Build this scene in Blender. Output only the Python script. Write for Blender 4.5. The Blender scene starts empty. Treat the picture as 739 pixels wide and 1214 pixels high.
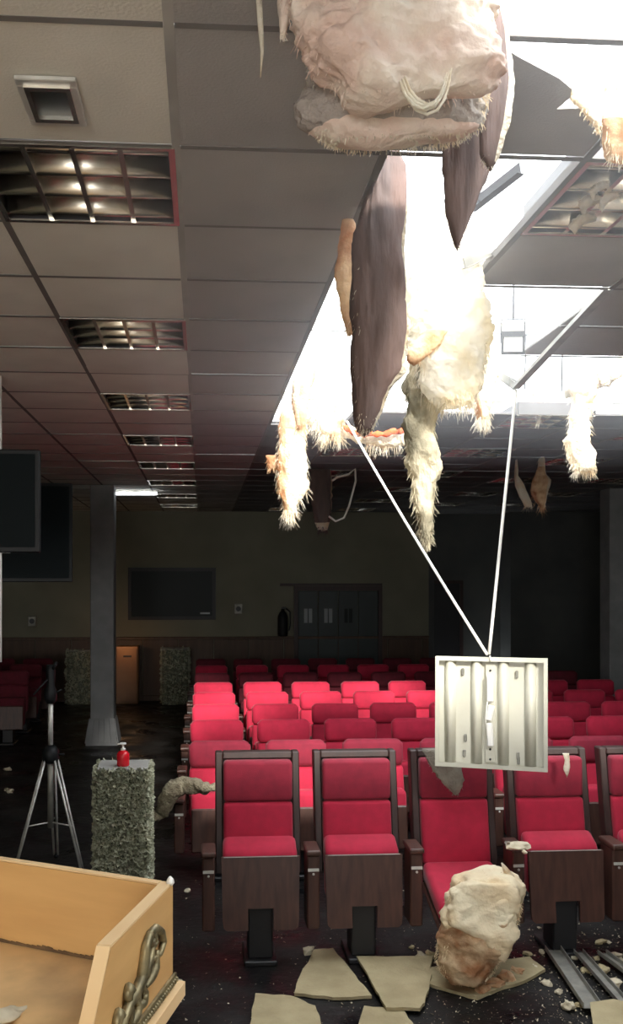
import bpy, bmesh, math, random
from mathutils import Vector, Matrix, noise
random.seed(7)
R = math.radians
# ------------------------------------------------------------------ camera, sky, lights
F = 1135.0; CX = 319.4; CY = 690.0; CAMZ = 2.08; YAW = R(4)
CEIL = 3.324
sc = bpy.context.scene
COL = sc.collection
cd = bpy.data.cameras.new('camera'); cam = bpy.data.objects.new('camera', cd); COL.objects.link(cam)
cam.location = (0, 0, CAMZ); cam.rotation_euler = (R(90), 0, -YAW)
cd.sensor_fit = 'HORIZONTAL'; cd.sensor_width = 36; cd.lens = F / 739 * 36
cd.shift_x = (369.5 - CX) / 739; cd.shift_y = (CY - 607) / 739
cd.clip_start = .05; cd.clip_end = 200
sc.camera = cam
sc.view_settings.view_transform = 'Standard'; sc.view_settings.look = 'None'
sc.view_settings.gamma = 1; sc.view_settings.exposure = 0.2
sc.view_settings.use_curve_mapping = False
sc.cycles.use_denoising = True
sc.cycles.max_bounces = 6; sc.cycles.diffuse_bounces = 4; sc.cycles.glossy_bounces = 3
sc.cycles.volume_bounces = 1; sc.cycles.volume_step_rate = 4
sc.cycles.sample_clamp_indirect = 8
w = bpy.data.worlds.new('overcast_sky'); sc.world = w; w.use_nodes = True
bg = w.node_tree.nodes['Background']; bg.inputs[0].default_value = (.93, .97, 1, 1); bg.inputs[1].default_value = 5.5

def area(name, loc, rot, sx, sy, power, color, portal=False, spread=180):
    l = bpy.data.lights.new(name, 'AREA'); l.shape = 'RECTANGLE'; l.size = sx; l.size_y = sy
    l.energy = power; l.color = color; l.spread = R(spread)
    if portal: l.cycles.is_portal = True
    o = bpy.data.objects.new(name, l); o.location = loc; o.rotation_euler = rot; COL.objects.link(o); return o
area('roof_opening_portal', (2.3, 5.65, 3.9), (0, 0, 0), 5.2, 10.1, 1, (1, 1, 1), portal=True)
# added unseen fill lamp behind the camera, for the ceiling and front rows
area('added_camera_fill', (-1.6, -5.2, 1.9), (R(96), 0, R(-6)), 3.0, 2.2, 105, (1, .93, .82))
sd = bpy.data.lights.new('sun', 'SUN'); sd.energy = 10; sd.angle = R(9); sd.color = (1, .95, .86)
so = bpy.data.objects.new('sun', sd); COL.objects.link(so)
sdir = Vector((-1.0, 4.3, -2.4)).normalized()
so.rotation_euler = sdir.to_track_quat('-Z', 'Y').to_euler()

# ------------------------------------------------------------------ helpers
def W(xc, zc, z):
    return Vector((xc * math.cos(YAW) + zc * math.sin(YAW), zc * math.cos(YAW) - xc * math.sin(YAW), z))
def P(x, y, zc):           # a point of the room seen at pixel x, y and at distance zc
    return W((x - CX) / F * zc, zc, CAMZ + (CY - y) / F * zc)
def G(x, y, z=0.0):        # a point of the floor
    return W((x - CX) / (y - CY) * (CAMZ - z), (CAMZ - z) * F / (y - CY), z)
def tag(o, label=None, cat=None, group=None, kind=None):
    if label: o['label'] = label
    if cat: o['category'] = cat
    if group: o['group'] = group
    if kind: o['kind'] = kind
    return o
def empty(name, loc=(0, 0, 0), rz=0):
    o = bpy.data.objects.new(name, None); o.location = loc; o.rotation_euler = (0, 0, rz)
    o.empty_display_size = .1; COL.objects.link(o); return o
def copy_tree(o, parent=None):
    c = o.copy(); COL.objects.link(c)
    if parent: c.parent = parent
    for ch in o.children: copy_tree(ch, c)
    return c
class MB:
    def __init__(s): s.bm = bmesh.new()
    def box(s, x0, x1, y0, y1, z0, z1, bevel=0, mi=0, seg=1, m=None):
        g = bmesh.ops.create_cube(s.bm, size=1)
        vs = g['verts']
        for v in vs:
            v.co = Vector(((x0 + x1) / 2 + v.co.x * (x1 - x0), (y0 + y1) / 2 + v.co.y * (y1 - y0), (z0 + z1) / 2 + v.co.z * (z1 - z0)))
        if m: bmesh.ops.transform(s.bm, matrix=m, verts=vs)
        fs = set(f for v in vs for f in v.link_faces)
        for f in fs: f.material_index = mi
        if bevel:
            es = list(set(e for v in vs for e in v.link_edges))
            r = bmesh.ops.bevel(s.bm, geom=es, offset=bevel, segments=seg, profile=.5, affect='EDGES')
            for f in r['faces']: f.material_index = mi
        return s
    def prism(s, pts, d, mi=0):          # polygon pts (list of Vector) extruded by vector d
        a = [s.bm.verts.new(p) for p in pts]; b = [s.bm.verts.new(p + d) for p in pts]
        fs = [s.bm.faces.new(a[::-1]), s.bm.faces.new(b)]
        n = len(pts)
        for i in range(n): fs.append(s.bm.faces.new((a[i], a[(i + 1) % n], b[(i + 1) % n], b[i])))
        for f in fs: f.material_index = mi
        return s
    def tube(s, pts, r, n=8, mi=0, r1=None, cap=True):
        pts = [Vector(p) for p in pts]; rings = []
        L = len(pts)
        for i, p in enumerate(pts):
            t = (pts[min(i + 1, L - 1)] - pts[max(i - 1, 0)]).normalized()
            u = t.orthogonal().normalized() if i == 0 else (u - t * u.dot(t)).normalized()
            v = t.cross(u)
            rr = r[i] if isinstance(r, (list, tuple)) else (r if r1 is None else r + (r1 - r) * i / (L - 1))
            rings.append([s.bm.verts.new(p + (u * math.cos(a) + v * math.sin(a)) * rr) for a in [2 * math.pi * k / n for k in range(n)]])
        for i in range(L - 1):
            for k in range(n):
                f = s.bm.faces.new((rings[i][k], rings[i][(k + 1) % n], rings[i + 1][(k + 1) % n], rings[i + 1][k])); f.material_index = mi; f.smooth = True
        if cap:
            for rg in (rings[0][::-1], rings[-1]):
                f = s.bm.faces.new(rg); f.material_index = mi
        return s
    def lathe(s, prof, n=20, mi=0, c=(0, 0, 0)):
        c = Vector(c); rings = []
        for r, z in prof:
            rings.append([s.bm.verts.new(c + Vector((max(r, 1e-4) * math.cos(2 * math.pi * k / n), max(r, 1e-4) * math.sin(2 * math.pi * k / n), z))) for k in range(n)])
        for i in range(len(prof) - 1):
            for k in range(n):
                f = s.bm.faces.new((rings[i][k], rings[i][(k + 1) % n], rings[i + 1][(k + 1) % n], rings[i + 1][k])); f.material_index = mi; f.smooth = True
        s.bm.faces.new(rings[0][::-1]); s.bm.faces.new(rings[-1])
        return s
    def ball(s, c, r, n=8, sub=2, mi=0, sc=(1, 1, 1)):
        g = bmesh.ops.create_icosphere(s.bm, subdivisions=sub, radius=r)
        for v in g['verts']: v.co = Vector((v.co.x * sc[0], v.co.y * sc[1], v.co.z * sc[2])) + Vector(c)
        for f in set(f for v in g['verts'] for f in v.link_faces): f.material_index = mi; f.smooth = True
        return g['verts']
    def build(s, name, mats, parent=None, smooth=False, recalc=True):
        if recalc: bmesh.ops.recalc_face_normals(s.bm, faces=s.bm.faces)
        me = bpy.data.meshes.new(name); s.bm.to_mesh(me); s.bm.free()
        if not isinstance(mats, (list, tuple)): mats = [mats]
        for m in mats: me.materials.append(m)
        if smooth:
            for p in me.polygons: p.use_smooth = True
        o = bpy.data.objects.new(name, me); COL.objects.link(o)
        if parent: o.parent = parent
        return o

# ------------------------------------------------------------------ materials
def mat(name, c1, c2=None, scale=8, rough=.6, metal=0, bump=0, bscale=60, rough2=None, emit=None, es=0, transl=0, detail=6, stretch=None, sheen=0, spec=.5, ramp=(.35, .65), coords='Object'):
    m = bpy.data.materials.new(name); m.use_nodes = True
    nt = m.node_tree; N = nt.nodes; L = nt.links
    b = N['Principled BSDF']; out = N['Material Output']
    b.inputs['Base Color'].default_value = (*c1, 1); b.inputs['Roughness'].default_value = rough
    b.inputs['Metallic'].default_value = metal; b.inputs['Specular IOR Level'].default_value = spec
    if sheen: b.inputs['Sheen Weight'].default_value = sheen; b.inputs['Sheen Roughness'].default_value = .4
    if c2 is not None or bump or rough2 is not None:
        tc = N.new('ShaderNodeTexCoord'); mp = N.new('ShaderNodeMapping')
        L.new(tc.outputs[coords], mp.inputs['Vector'])
        if stretch: mp.inputs['Scale'].default_value = stretch
    if c2 is not None or rough2 is not None:
        n = N.new('ShaderNodeTexNoise'); n.inputs['Scale'].default_value = scale; n.inputs['Detail'].default_value = detail
        L.new(mp.outputs[0], n.inputs['Vector'])
        r = N.new('ShaderNodeValToRGB'); r.color_ramp.elements[0].position = ramp[0]; r.color_ramp.elements[1].position = ramp[1]
        r.color_ramp.elements[0].color = (*c1, 1); r.color_ramp.elements[1].color = (*(c2 or c1), 1)
        L.new(n.outputs[0], r.inputs[0]); L.new(r.outputs[0], b.inputs['Base Color'])
        if rough2 is not None:
            mr = N.new('ShaderNodeMapRange'); mr.inputs[1].default_value = ramp[0]; mr.inputs[2].default_value = ramp[1]
            mr.inputs[3].default_value = rough; mr.inputs[4].default_value = rough2
            L.new(n.outputs[0], mr.inputs[0]); L.new(mr.outputs[0], b.inputs['Roughness'])
    if bump:
        n2 = N.new('ShaderNodeTexNoise'); n2.inputs['Scale'].default_value = bscale; n2.inputs['Detail'].default_value = 5
        L.new(mp.outputs[0], n2.inputs['Vector'])
        bp = N.new('ShaderNodeBump'); bp.inputs['Strength'].default_value = bump; bp.inputs['Distance'].default_value = .02
        L.new(n2.outputs[0], bp.inputs['Height']); L.new(bp.outputs[0], b.inputs['Normal'])
    if emit: b.inputs['Emission Color'].default_value = (*emit, 1); b.inputs['Emission Strength'].default_value = es
    if transl:
        t = N.new('ShaderNodeBsdfTranslucent'); mx = N.new('ShaderNodeMixShader'); mx.inputs[0].default_value = transl
        if c2 is not None: L.new(r.outputs[0], t.inputs[0])
        else: t.inputs[0].default_value = (*c1, 1)
        L.new(b.outputs[0], mx.inputs[1]); L.new(t.outputs[0], mx.inputs[2]); L.new(mx.outputs[0], out.inputs[0])
    return m
M = dict(
    tile=mat('ceiling_tile_board', (.78, .76, .68), (.60, .585, .52), 1.3, .95, bump=.15, bscale=120, coords='Object'),
    sooty=mat('sooty_tile_board', (.42, .405, .39), (.28, .275, .27), 1.2, .95, bump=.15, bscale=120),
    dtile=mat('darkest_tile_board', (.13, .13, .135), (.08, .08, .085), 1.2, .95, bump=.15, bscale=120),  # darkest of the three tile tones, for tiles beyond the hole
    bar=mat('grid_bar_paint', (.42, .41, .38), (.32, .31, .29), 5, .8, spec=.2),
    dbar=mat('sooty_grid_bar', (.16, .15, .14), (.2, .19, .18), 5, .9, spec=.1),
    floor=mat('wet_black_floor', (.004, .004, .005), (.014, .013, .012), 2.2, .22, rough2=.7, bump=.35, bscale=18, detail=8, spec=.28),
    stage=mat('stage_boards', (.50, .40, .30), (.40, .32, .24), 3, .6),
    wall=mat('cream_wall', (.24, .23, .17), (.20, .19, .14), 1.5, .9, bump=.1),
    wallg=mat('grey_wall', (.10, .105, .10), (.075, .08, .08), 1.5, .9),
    wains=mat('wood_wainscot', (.10, .055, .03), (.07, .035, .02), 3, .55, stretch=(6, 6, .6)),
    column=mat('column_paint', (.25, .255, .26), (.19, .195, .20), 4, .7),
    red=mat('red_velvet', (.47, .010, .045), (.38, .008, .036), 14, .85, bump=.12, bscale=250, sheen=.15),
    redh=mat('shaded_headrest_velvet', (.27, .012, .035), (.21, .009, .028), 14, .85, bump=.12, bscale=250, sheen=.1),  # same velvet as the seats, darkened for the weaker light on headrests
    redd=mat('shaded_maroon_velvet', (.13, .008, .02), (.09, .006, .014), 14, .9, bump=.12, bscale=250),  # rows lying in shadow: their shade is put into this darker maroon
    wood=mat('dark_walnut', (.085, .038, .028), (.05, .022, .017), 4, .42, stretch=(8, 8, 1)),
    fwood=mat('dark_frame_wood', (.045, .02, .018), (.028, .014, .012), 4, .5, stretch=(8, 8, 1)),
    black=mat('black_steel', (.012, .012, .014), None, rough=.5),
    blackp=mat('black_plastic', (.007, .008, .009), None, rough=.5, spec=.25),
    screen=mat('dark_screen', (.006, .009, .010), None, rough=.5, spec=.05),
    silver=mat('brushed_aluminium', (.66, .66, .62), (.55, .55, .52), 20, .4, metal=.35),
    louv=mat('mirror_louvre', (.88, .84, .74), (.7, .66, .58), 6, .27, metal=1),
    hous=mat('light_housing_inside', (.045, .045, .05), None, rough=.4),
    tray=mat('cream_enamel', (.62, .61, .52), (.52, .51, .43), 3, .4),
    ballast=mat('ballast_white', (.82, .82, .80), None, rough=.35),
    dgrey=mat('dusty_grey_metal', (.22, .22, .20), (.34, .33, .29), 12, .5, metal=.5),
    cord=mat('white_cord', (.85, .84, .78), None, rough=.7),
    wool=mat('glass_wool', (.92, .87, .74), (.84, .66, .42), 7, .95, bump=1, bscale=60, transl=.35, ramp=(.42, .68)),
    woolm=mat('matted_grey_wool', (.50, .45, .40), (.36, .31, .28), 5, .95, bump=1, bscale=50, transl=.2),
    woolx=mat('overexposed_wool', (.95, .92, .84), (.92, .82, .62), 7, .95, bump=.6, bscale=60, transl=.6, ramp=(.42, .7)),  # paler copy of the wool; the heap's blown-out glare is in the colour
    woolw=mat('warm_wool', (.95, .86, .64), (.88, .70, .45), 5, .95, bump=.35, bscale=50, transl=.1),
    woolt=mat('smoke_streaked_wool', (.88, .80, .60), (.36, .33, .24), 9, .95, bump=1, bscale=60, transl=.3, ramp=(.45, .62), stretch=(1, 1, .5)),
    woolb=mat('burnt_glass_wool', (.52, .25, .12), (.86, .66, .42), 9, .95, bump=.5, bscale=60, transl=.35, ramp=(.35, .6)),
    woolp=mat('pale_pink_wool', (.96, .89, .78), (.82, .63, .54), 6, .95, bump=.5, bscale=50, transl=.25, ramp=(.40, .62)),
    woolg=mat('dusty_grey_wool', (.42, .39, .33), (.25, .22, .19), 9, .95, bump=1, bscale=60, transl=.15),
    paper=mat('scorched_kraft_facing', (.17, .11, .095), (.11, .08, .075), 5, .8, bump=.5, bscale=14, transl=.08, stretch=(3, 3, .5)),
    orange=mat('scorched_orange_wool', (.85, .22, .06), (.6, .13, .04), 10, .9, bump=.8, transl=.4),
    oak=mat('lectern_oak_veneer', (.70, .42, .165), (.62, .355, .135), 3, .42, stretch=(1, 1, 7), detail=8),
    oakl=mat('lectern_oak_edge', (.88, .64, .36), (.80, .54, .28), 4, .4),
    oaks=mat('dusty_lectern_top', (.78, .52, .25), (.42, .28, .15), 5, .6, ramp=(.42, .75)),
    gilt=mat('tarnished_gilt', (.34, .28, .15), (.13, .11, .06), 30, .45, metal=.55),
    leaf=mat('grey_green_petals', (.38, .40, .29), (.56, .56, .43), 18, .8, transl=.15),
    leafd=mat('plinth_core', (.14, .15, .11), None, rough=.9),
    slab=mat('plinth_top', (.32, .32, .30), (.4, .4, .38), 9, .6),
    bottle=mat('red_bottle', (.62, .01, .02), None, rough=.25),
    white=mat('white_plastic', (.82, .82, .78), None, rough=.4),
    soot=mat('brown_soot', (.12, .07, .035), (.2, .12, .06), 30, .9),
    board=mat('fallen_board', (.44, .37, .22), (.34, .28, .16), 5, .9, bump=.4, bscale=40),
    crumb=mat('pale_crumbs', (.62, .56, .42), (.42, .36, .25), 20, .9),
    roof=mat('roof_sheet', (.22, .22, .23), (.16, .16, .17), 3, .6),
    glass=mat('dark_window_glass', (.010, .016, .016), None, rough=.4, spec=.15),
    door=mat('dark_green_door', (.03, .045, .045), (.022, .034, .034), 3, .5),
    pane=mat('milky_door_pane', (.30, .33, .34), None, rough=.3),
    pbox=mat('patch_box_brown', (.36, .19, .09), (.28, .14, .07), 3, .5),
    bark=mat('dusty_drift', (.16, .13, .09), (.30, .27, .19), 24, .95, bump=1, bscale=70),
    tube=mat('strip_glow_white', (1, 1, 1), None, emit=(.93, .97, 1), es=14),
    flood=mat('floodlight_face', (.8, .8, .78), None, rough=.2),
)

# ------------------------------------------------------------------ room shell
XL, XR, YB, YF = -6.0, 9.6, 16.9, -6.0
def flat(name, mb, m, kind='structure', parent=None):
    o = mb.build(name, m, parent); 
    if not parent: o['kind'] = kind
    return o
flat('floor', MB().box(XL, XR, YF, YB, -.1, 0), M['floor'])
flat('floor_stage', MB().box(-5.4, 9.2, -5.8, 2.2, 0.001, .5), M['stage'])
SPLIT = W((514 - CX) / F * 16.8, 16.8, 0).x
wt = 1.118
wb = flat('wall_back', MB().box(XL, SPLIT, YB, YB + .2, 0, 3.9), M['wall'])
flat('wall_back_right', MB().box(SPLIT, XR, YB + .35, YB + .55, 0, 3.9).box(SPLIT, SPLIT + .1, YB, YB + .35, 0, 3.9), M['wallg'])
wn = empty('trim_1'); wn['kind'] = 'structure'
x = XL
while x < SPLIT - .05:
    x1 = min(x + .62, SPLIT)
    MB().box(x + .006, x1 - .006, YB - .03, YB - .001, .1, wt - .05, .004).build('wainscot_panel', M['wains'], wn)
    x = x1
MB().box(XL, SPLIT, YB - .05, YB - .001, wt - .045, wt, .006).build('wainscot_rail', M['wains'], wn)
flat('baseboard_back', MB().box(XL, SPLIT, YB - .04, YB - .001, 0.001, .095), M['wains'])
flat('wall_left', MB().box(XL - .2, XL, YF, YB + .2, 0, 3.9), M['wall'])
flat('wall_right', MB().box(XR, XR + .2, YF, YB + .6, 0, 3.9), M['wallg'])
flat('wall_front', MB().box(XL, -3.3, YF, YF + .2, 0, 3.9).box(.2, XR, YF, YF + .2, 0, 3.9).box(-3.3, .2, YF, YF + .2, 3.1, 3.9).box(-3.3, .2, YF, YF + .2, 0, .5), M['wall'])
# pilaster / step in the dark right part of the rear wall
px = W((610 - CX) / F * 16.8, 16.8, 0).x
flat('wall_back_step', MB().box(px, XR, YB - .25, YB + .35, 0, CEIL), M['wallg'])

# roof over the suspended ceiling, with its long opening
OX0, OX1, OY0, OY1, RZ = -.25, 4.8, .7, 10.6, 3.86
roof = empty('roof'); roof['kind'] = 'structure'
rb = MB()
for a in ((XL - .2, OX0, YF, YB + .6), (OX1, XR + .2, YF, YB + .6), (OX0, OX1, YF, OY0), (OX0, OX1, OY1, YB + .6)):
    rb.box(a[0], a[1], a[2], a[3], RZ, RZ + .05)
rb.build('roof_sheeting', M['roof'], roof)
for y in (8.9, 6.45):
    MB().box(OX0, OX1, y, y + .05, RZ - .07, RZ).build('steel_purlin', M['dgrey'], roof)

# ceiling grid -----------------------------------------------------
ceil = empty('ceiling'); ceil['kind'] = 'structure'
GX0, GY0, S = -.075, 2.74, .6
def gx(i): return GX0 + S * i
def gy(j): return GY0 + S * j
IMIN, IMAX = -9, 15           # column i spans gx(i)..gx(i+1)
JMIN, JMAX = -14, 23
lights = set()
for j in range(0, 23, 3): lights.add((-1, j))
lights.add((1, 0))
for j in range(7, 23, 3):
    lights.add((2 + 2, j)) if False else None
colB = [(1 + 1, j) for j in (10, 13, 16, 19, 22)]
for i, js in ((2, (10, 13, 16, 22)), (4, (7, 10, 13, 16, 19, 22)), (6, (8, 11, 14, 17, 20)), (8, (8, 11, 14, 17, 20))):
    for j in js: lights.add((i, j))
lights.discard((1, 0)); lights.add((2, 0))
# column i=1 is gx 0.525-1.125, i=2 is 1.125-1.725, i=3 is 1.725-2.325, i=4 is 2.325-2.925
holes = set()
for j in range(-7, 8): holes.add((1, j))
holes.discard((1, -1))
for j in range(-7, -1): [holes.add((i, j)) for i in (2, 3, 4, 5)]
holes.add((2, -1)); holes.add((3, -1))
for j in range(2, 7): holes.add((2, j))
for i in (3, 4, 5): [holes.add((i, j)) for j in (4, 5, 6)]
def in_view(i, j):
    y = gy(j) + .6
    if y < 1.6: return False
    a = YAW
    for xx in (gx(i), gx(i + 1)):
        for yy in (gy(j), gy(j) + .6):
            zc = yy * math.cos(a) + xx * math.sin(a); xc = xx * math.cos(a) - yy * math.sin(a)
            if zc > .5 and -20 < CX + F * xc / zc < 760: return True
    return False
def tile_mesh(name, m):
    b = MB().box(.007, .593, .007, .593, 0, .015, .002); me_o = b.build(name, m, ceil); return me_o
tC = tile_mesh('ceiling_tile', M['dtile']); first = {0: True, 1: True, 2: True}; far3 = MB()
tA = tile_mesh('ceiling_tile', M['tile']); tB = tile_mesh('ceiling_tile', M['sooty'])
far = MB(); far2 = MB(); nt = 0
for i in range(IMIN, IMAX + 1):
    for j in range(JMIN, JMAX + 1):
        if (i, j) in holes or (i, j) in lights: continue
        if i == 1 and j == -1: continue
        sooty = 2 if (i >= 1 and j >= 7) else int(i >= 0)
        if in_view(i, j) and gy(j) < 9.6:
            src = (tA, tB, tC)[sooty]
            o = src if first[sooty] else src.copy()
            if not first[sooty]: COL.objects.link(o); o.parent = ceil
            first[sooty] = False
            o.location = (gx(i), gy(j), CEIL - .004 + random.uniform(0, .004))
            o.rotation_euler = (random.uniform(-.004, .004), random.uniform(-.004, .004), 0); nt += 1
        else:
            (far, far2, far3)[sooty].box(gx(i) + .007, gx(i) + .593, gy(j) + .007, gy(j) + .593, CEIL, CEIL + .015)
print('near tiles', nt)
for b, m in ((far, M['tile']), (far2, M['sooty']), (far3, M['dtile'])):
    o = b.build('distant_ceiling_tile', m, ceil); o['kind'] = 'stuff'
# broken tile at the big hole (missing its far right corner)
z = CEIL
MB().prism([Vector(p) for p in ((.537, 2.15, z), (.66, 2.152, z), (.745, 2.22, z), (.88, 2.31, z), (.95, 2.375, z), (.93, 2.46, z), (.99, 2.45, z), (1.03, 2.5, z), (1.10, 2.49, z), (1.113, 2.60, z), (1.113, 2.728, z), (.537, 2.728, z))], Vector((0, 0, .015))).build('ceiling_tile', M['sooty'], ceil)
# grid bars
def tbar(x0, y0, x1, y1, m, z0=CEIL - .003):
    b = MB()
    if abs(x1 - x0) > abs(y1 - y0): b.box(x0, x1, y0 - .012, y0 + .012, z0 - .002, z0 + .001).box(x0, x1, y0 - .002, y0 + .002, z0 + .0011, z0 + .04)
    else: b.box(x0 - .012, x0 + .012, y0, y1, z0 - .002, z0 + .001).box(x0 - .002, x0 + .002, y0, y1, z0 + .0011, z0 + .04)
    o = b.build('ceiling_grid_bar', m, ceil); return o
for i in range(IMIN, IMAX + 2):
    m = M['bar'] if i == 0 else M['dbar']
    if i == 2: tbar(gx(i), gy(-1), gx(i), gy(2), m); tbar(gx(i), gy(7), gx(i), YB, m)
    elif i == 3: tbar(gx(i), gy(-1), gx(i), gy(2), m); tbar(gx(i), gy(7), gx(i), YB, m)
    elif i in (4, 5): tbar(gx(i), gy(-1), gx(i), gy(4), m); tbar(gx(i), gy(7), gx(i), YB, m)
    else: tbar(gx(i), YF + .2, gx(i), YB, m)
cross_l = MB(); cross_r = MB()
for j in range(JMIN, JMAX + 2):
    for (b, i0, i1) in ((cross_l, IMIN, 0), (cross_r, 0, IMAX + 1)):
        for i in range(i0, i1):
            if (i, j) in holes and (i, j - 1) in holes: continue
            b.box(gx(i) + .013, gx(i + 1) - .013, gy(j) - .011, gy(j) + .011, CEIL - .005, CEIL - .002)
cross_l.build('cross_bar', M['dbar'], ceil)['kind'] = 'stuff'
cross_r.build('cross_bar', M['dbar'], ceil)['kind'] = 'stuff'

# ------------------------------------------------------------------ recessed louvre lights
def make_light():
    root = empty('ceiling_light')
    b = MB(); h = .09
    b.box(.012, .588, .012, .588, h, h + .004).box(.012, .016, .012, .588, 0, h).box(.584, .588, .012, .588, 0, h).box(.012, .588, .012, .016, 0, h).box(.012, .588, .584, .588, 0, h)
    b.build('housing', M['hous'], root)
    f = MB(); f.box(.004, .596, .004, .022, -.006, 0).box(.004, .596, .578, .596, -.006, 0).box(.004, .022, .022, .578, -.006, 0).box(.578, .596, .022, .578, -.006, 0)
    f.build('rim', M['louv'], root)
    for k in range(4):                         # curved reflector troughs across, between the tubes
        y0 = .06 + k * .16
        m = MB(); pts = []
        n = 8
        for q in range(n + 1):
            t = q / n; pts.append((y0 - .026 + .052 * t, .055 - .055 * math.sin(math.pi * t) ** .6))
        a = [m.bm.verts.new((.022, p[0], p[1])) for p in pts]; c = [m.bm.verts.new((.578, p[0], p[1])) for p in pts]
        for q in range(n): m.bm.faces.new((a[q], a[q + 1], c[q + 1], c[q])).smooth = True
        m.bm.faces.new(a); m.bm.faces.new(c[::-1])
        m.build('louver_blade', M['louv'], root)
    for k in range(3):
        x0 = .161 + k * .139
        m = MB(); m.prism([Vector((x0 - .003, .022, .055)), Vector((x0 + .003, .022, .055)), Vector((x0 + .008, .022, .0)), Vector((x0 - .008, .022, .0))], Vector((0, .556, 0)))
        m.build('cross_blade', M['louv'], root)
    for k in range(3):
        m = MB(); m.tube([(.03, .12 + k * .18, .065), (.57, .12 + k * .18, .065)], .008, 8); m.build('lamp_tube', M['white'], root)
    return root
ORD = ['nearest', 'second', 'third', 'fourth', 'fifth', 'sixth', 'seventh', 'eighth', 'ninth', 'tenth', 'eleventh', 'twelfth']
lp = make_light(); used = False
percol = {}
for (i, j) in sorted(lights):
    percol.setdefault(i, []).append(j)
cname = {-1: 'in the row over the left aisle', 2: 'in the row beside the roof hole', 4: 'in the row beyond the right of the hole', 6: 'in the right-hand row above the dark seats', 8: 'in the far right row near the right pillar'}
for i, js in percol.items():
    for n_, j in enumerate(sorted(js)):
        o = lp if not used else copy_tree(lp); used = True
        o.location = (gx(i), gy(j), CEIL - .003)
        lab = f'{ORD[n_]} square louvred ceiling light {cname[i]}'
        if i == 2 and j == 0: lab = 'square louvred ceiling light with wool scraps clinging, right of the big hole'
        tag(o, lab, 'ceiling light', 'square louvred ceiling lights')

# small square downlight at the top left
c = W((62 - CX) / F * 2.46, 2.46, 0); dl = empty('downlight', (c.x, c.y, CEIL - .005)); tag(dl, 'small square silver-rimmed downlight with dark glass in the upper left tile', 'downlight')
b = MB()
for a in ((-.075, .075, -.075, -.055), (-.075, .075, .055, .075), (-.075, -.055, -.055, .055), (.055, .075, -.055, .055)): b.box(*a, -.012, 0, .002)
b.build('rim', M['silver'], dl)
b = MB()
for a in ((-.057, .057, -.057, -.045), (-.057, .057, .045, .057), (-.057, -.045, -.045, .045), (.045, .057, -.045, .045)): b.box(*a, -.017, -.0005)
b.build('inner_bezel', M['louv'], dl)
MB().box(-.045, .045, -.045, .045, -.006, -.001).build('glass', M['glass'], dl)

for ch in dl.children:
    for v in ch.data.vertices: v.co.y *= 1.6
# ------------------------------------------------------------------ seats
def cushion(mb, x0, x1, y0, y1, z0, z1, bev, mi=0): mb.box(x0, x1, y0, y1, z0, z1, bev, mi, 3)
def lean(o, k, z0):       # shear a mesh back with height
    for v in o.data.vertices: v.co.y += max(0, v.co.z - z0) * k
def make_front(down=False):
    root = empty('theatre_seat')
    b = MB(); b.box(-.242, -.2, -.02, .06, .44, 1.1, .006).box(.2, .242, -.02, .06, .44, 1.1, .006).box(-.1995, .1995, -.02, .06, 1.062, 1.1, .006).box(-.1995, .1995, .03, .055, .42, 1.06)
    o = b.build('back_frame', M['fwood'], root); lean(o, .2, .44)
    b = MB(); cushion(b, -.197, .197, -.055, .028, .832, 1.06, .022); o = b.build('headrest', M['redh'], root, True); lean(o, .10, .83)
    for v in o.data.vertices: v.co.y += .078 + (-.012 if v.co.y < .03 and v.co.z > .9 else 0)
    b = MB(); cushion(b, -.197, .197, -.055, .028, .47, .829, .022); o = b.build('backrest', M['red'], root, True); lean(o, .2, .44)
    if not down:
        b = MB(); cushion(b, -.205, .205, -.22, -.075, .33, .66, .035); o = b.build('seat_cushion', M['red'], root, True)
        for v in o.data.vertices:
            if v.co.z > .5: v.co.z -= max(0, (-.11 - v.co.y)) * .5
        lean(o, .12, .24)
        b = MB(); b.prism([Vector((x_, -.247, z_)) for x_, z_ in ((-.19, .2), (-.07, .2), (-.07, .315), (.07, .315), (.07, .2), (.19, .2), (.208, .215), (.213, .25), (.213, .585), (-.213, .585), (-.213, .25), (-.208, .215))], Vector((0, .025, 0))); o = b.build('seat_panel', M['wood'], root); lean(o, .10, .2)
        for v in o.data.vertices:
            if v.co.z < .3: v.co.x *= .97
        b = MB(); b.box(-.2, .2, -.2125, -.2085, .586, .589); o = b.build('edge_strip', M['silver'], root)
    else:
        b = MB(); cushion(b, -.205, .205, -.46, -.03, .39, .5, .035); o = b.build('seat_cushion', M['red'], root, True)
        for v in o.data.vertices: v.co.z += (v.co.y + .03) * .28
        b = MB(); b.box(-.213, .213, -.47, -.04, .355, .385, .01); o = b.build('seat_panel', M['wood'], root)
        for v in o.data.vertices: v.co.z += (v.co.y + .03) * .28
    arm(root, -.2835)
    ped(root)
    return root
def arm(root, x, top=.63, front=-.26):
    b = MB(); b.box(x - .034, x + .034, front + .01, -.08, .2, top - .03, .008); o = b.build('arm_panel', M['wood'], root)
    b = MB(); b.box(x - .04, x + .04, front - .01, -.06, top - .03, top, .01, 0, 2); a = b.build('armrest', M['wood'], root)
    b = MB(); b.box(x - .03, x + .03, front + .003, front + .0095, top - .115, top - .1); b.ball((x, front + .006, top - .13), .008, sub=1); s = b.build('metal_clip', M['silver'], root)
def ped(root):
    b = MB(); b.box(-.068, .068, -.2, -.03, .03, .31, .008).box(-.05, .05, -.029, .05, .2, .42, .008).box(-.09, .09, -.24, .06, .001, .03, .006)
    b.build('pedestal', M['black'], root)
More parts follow.
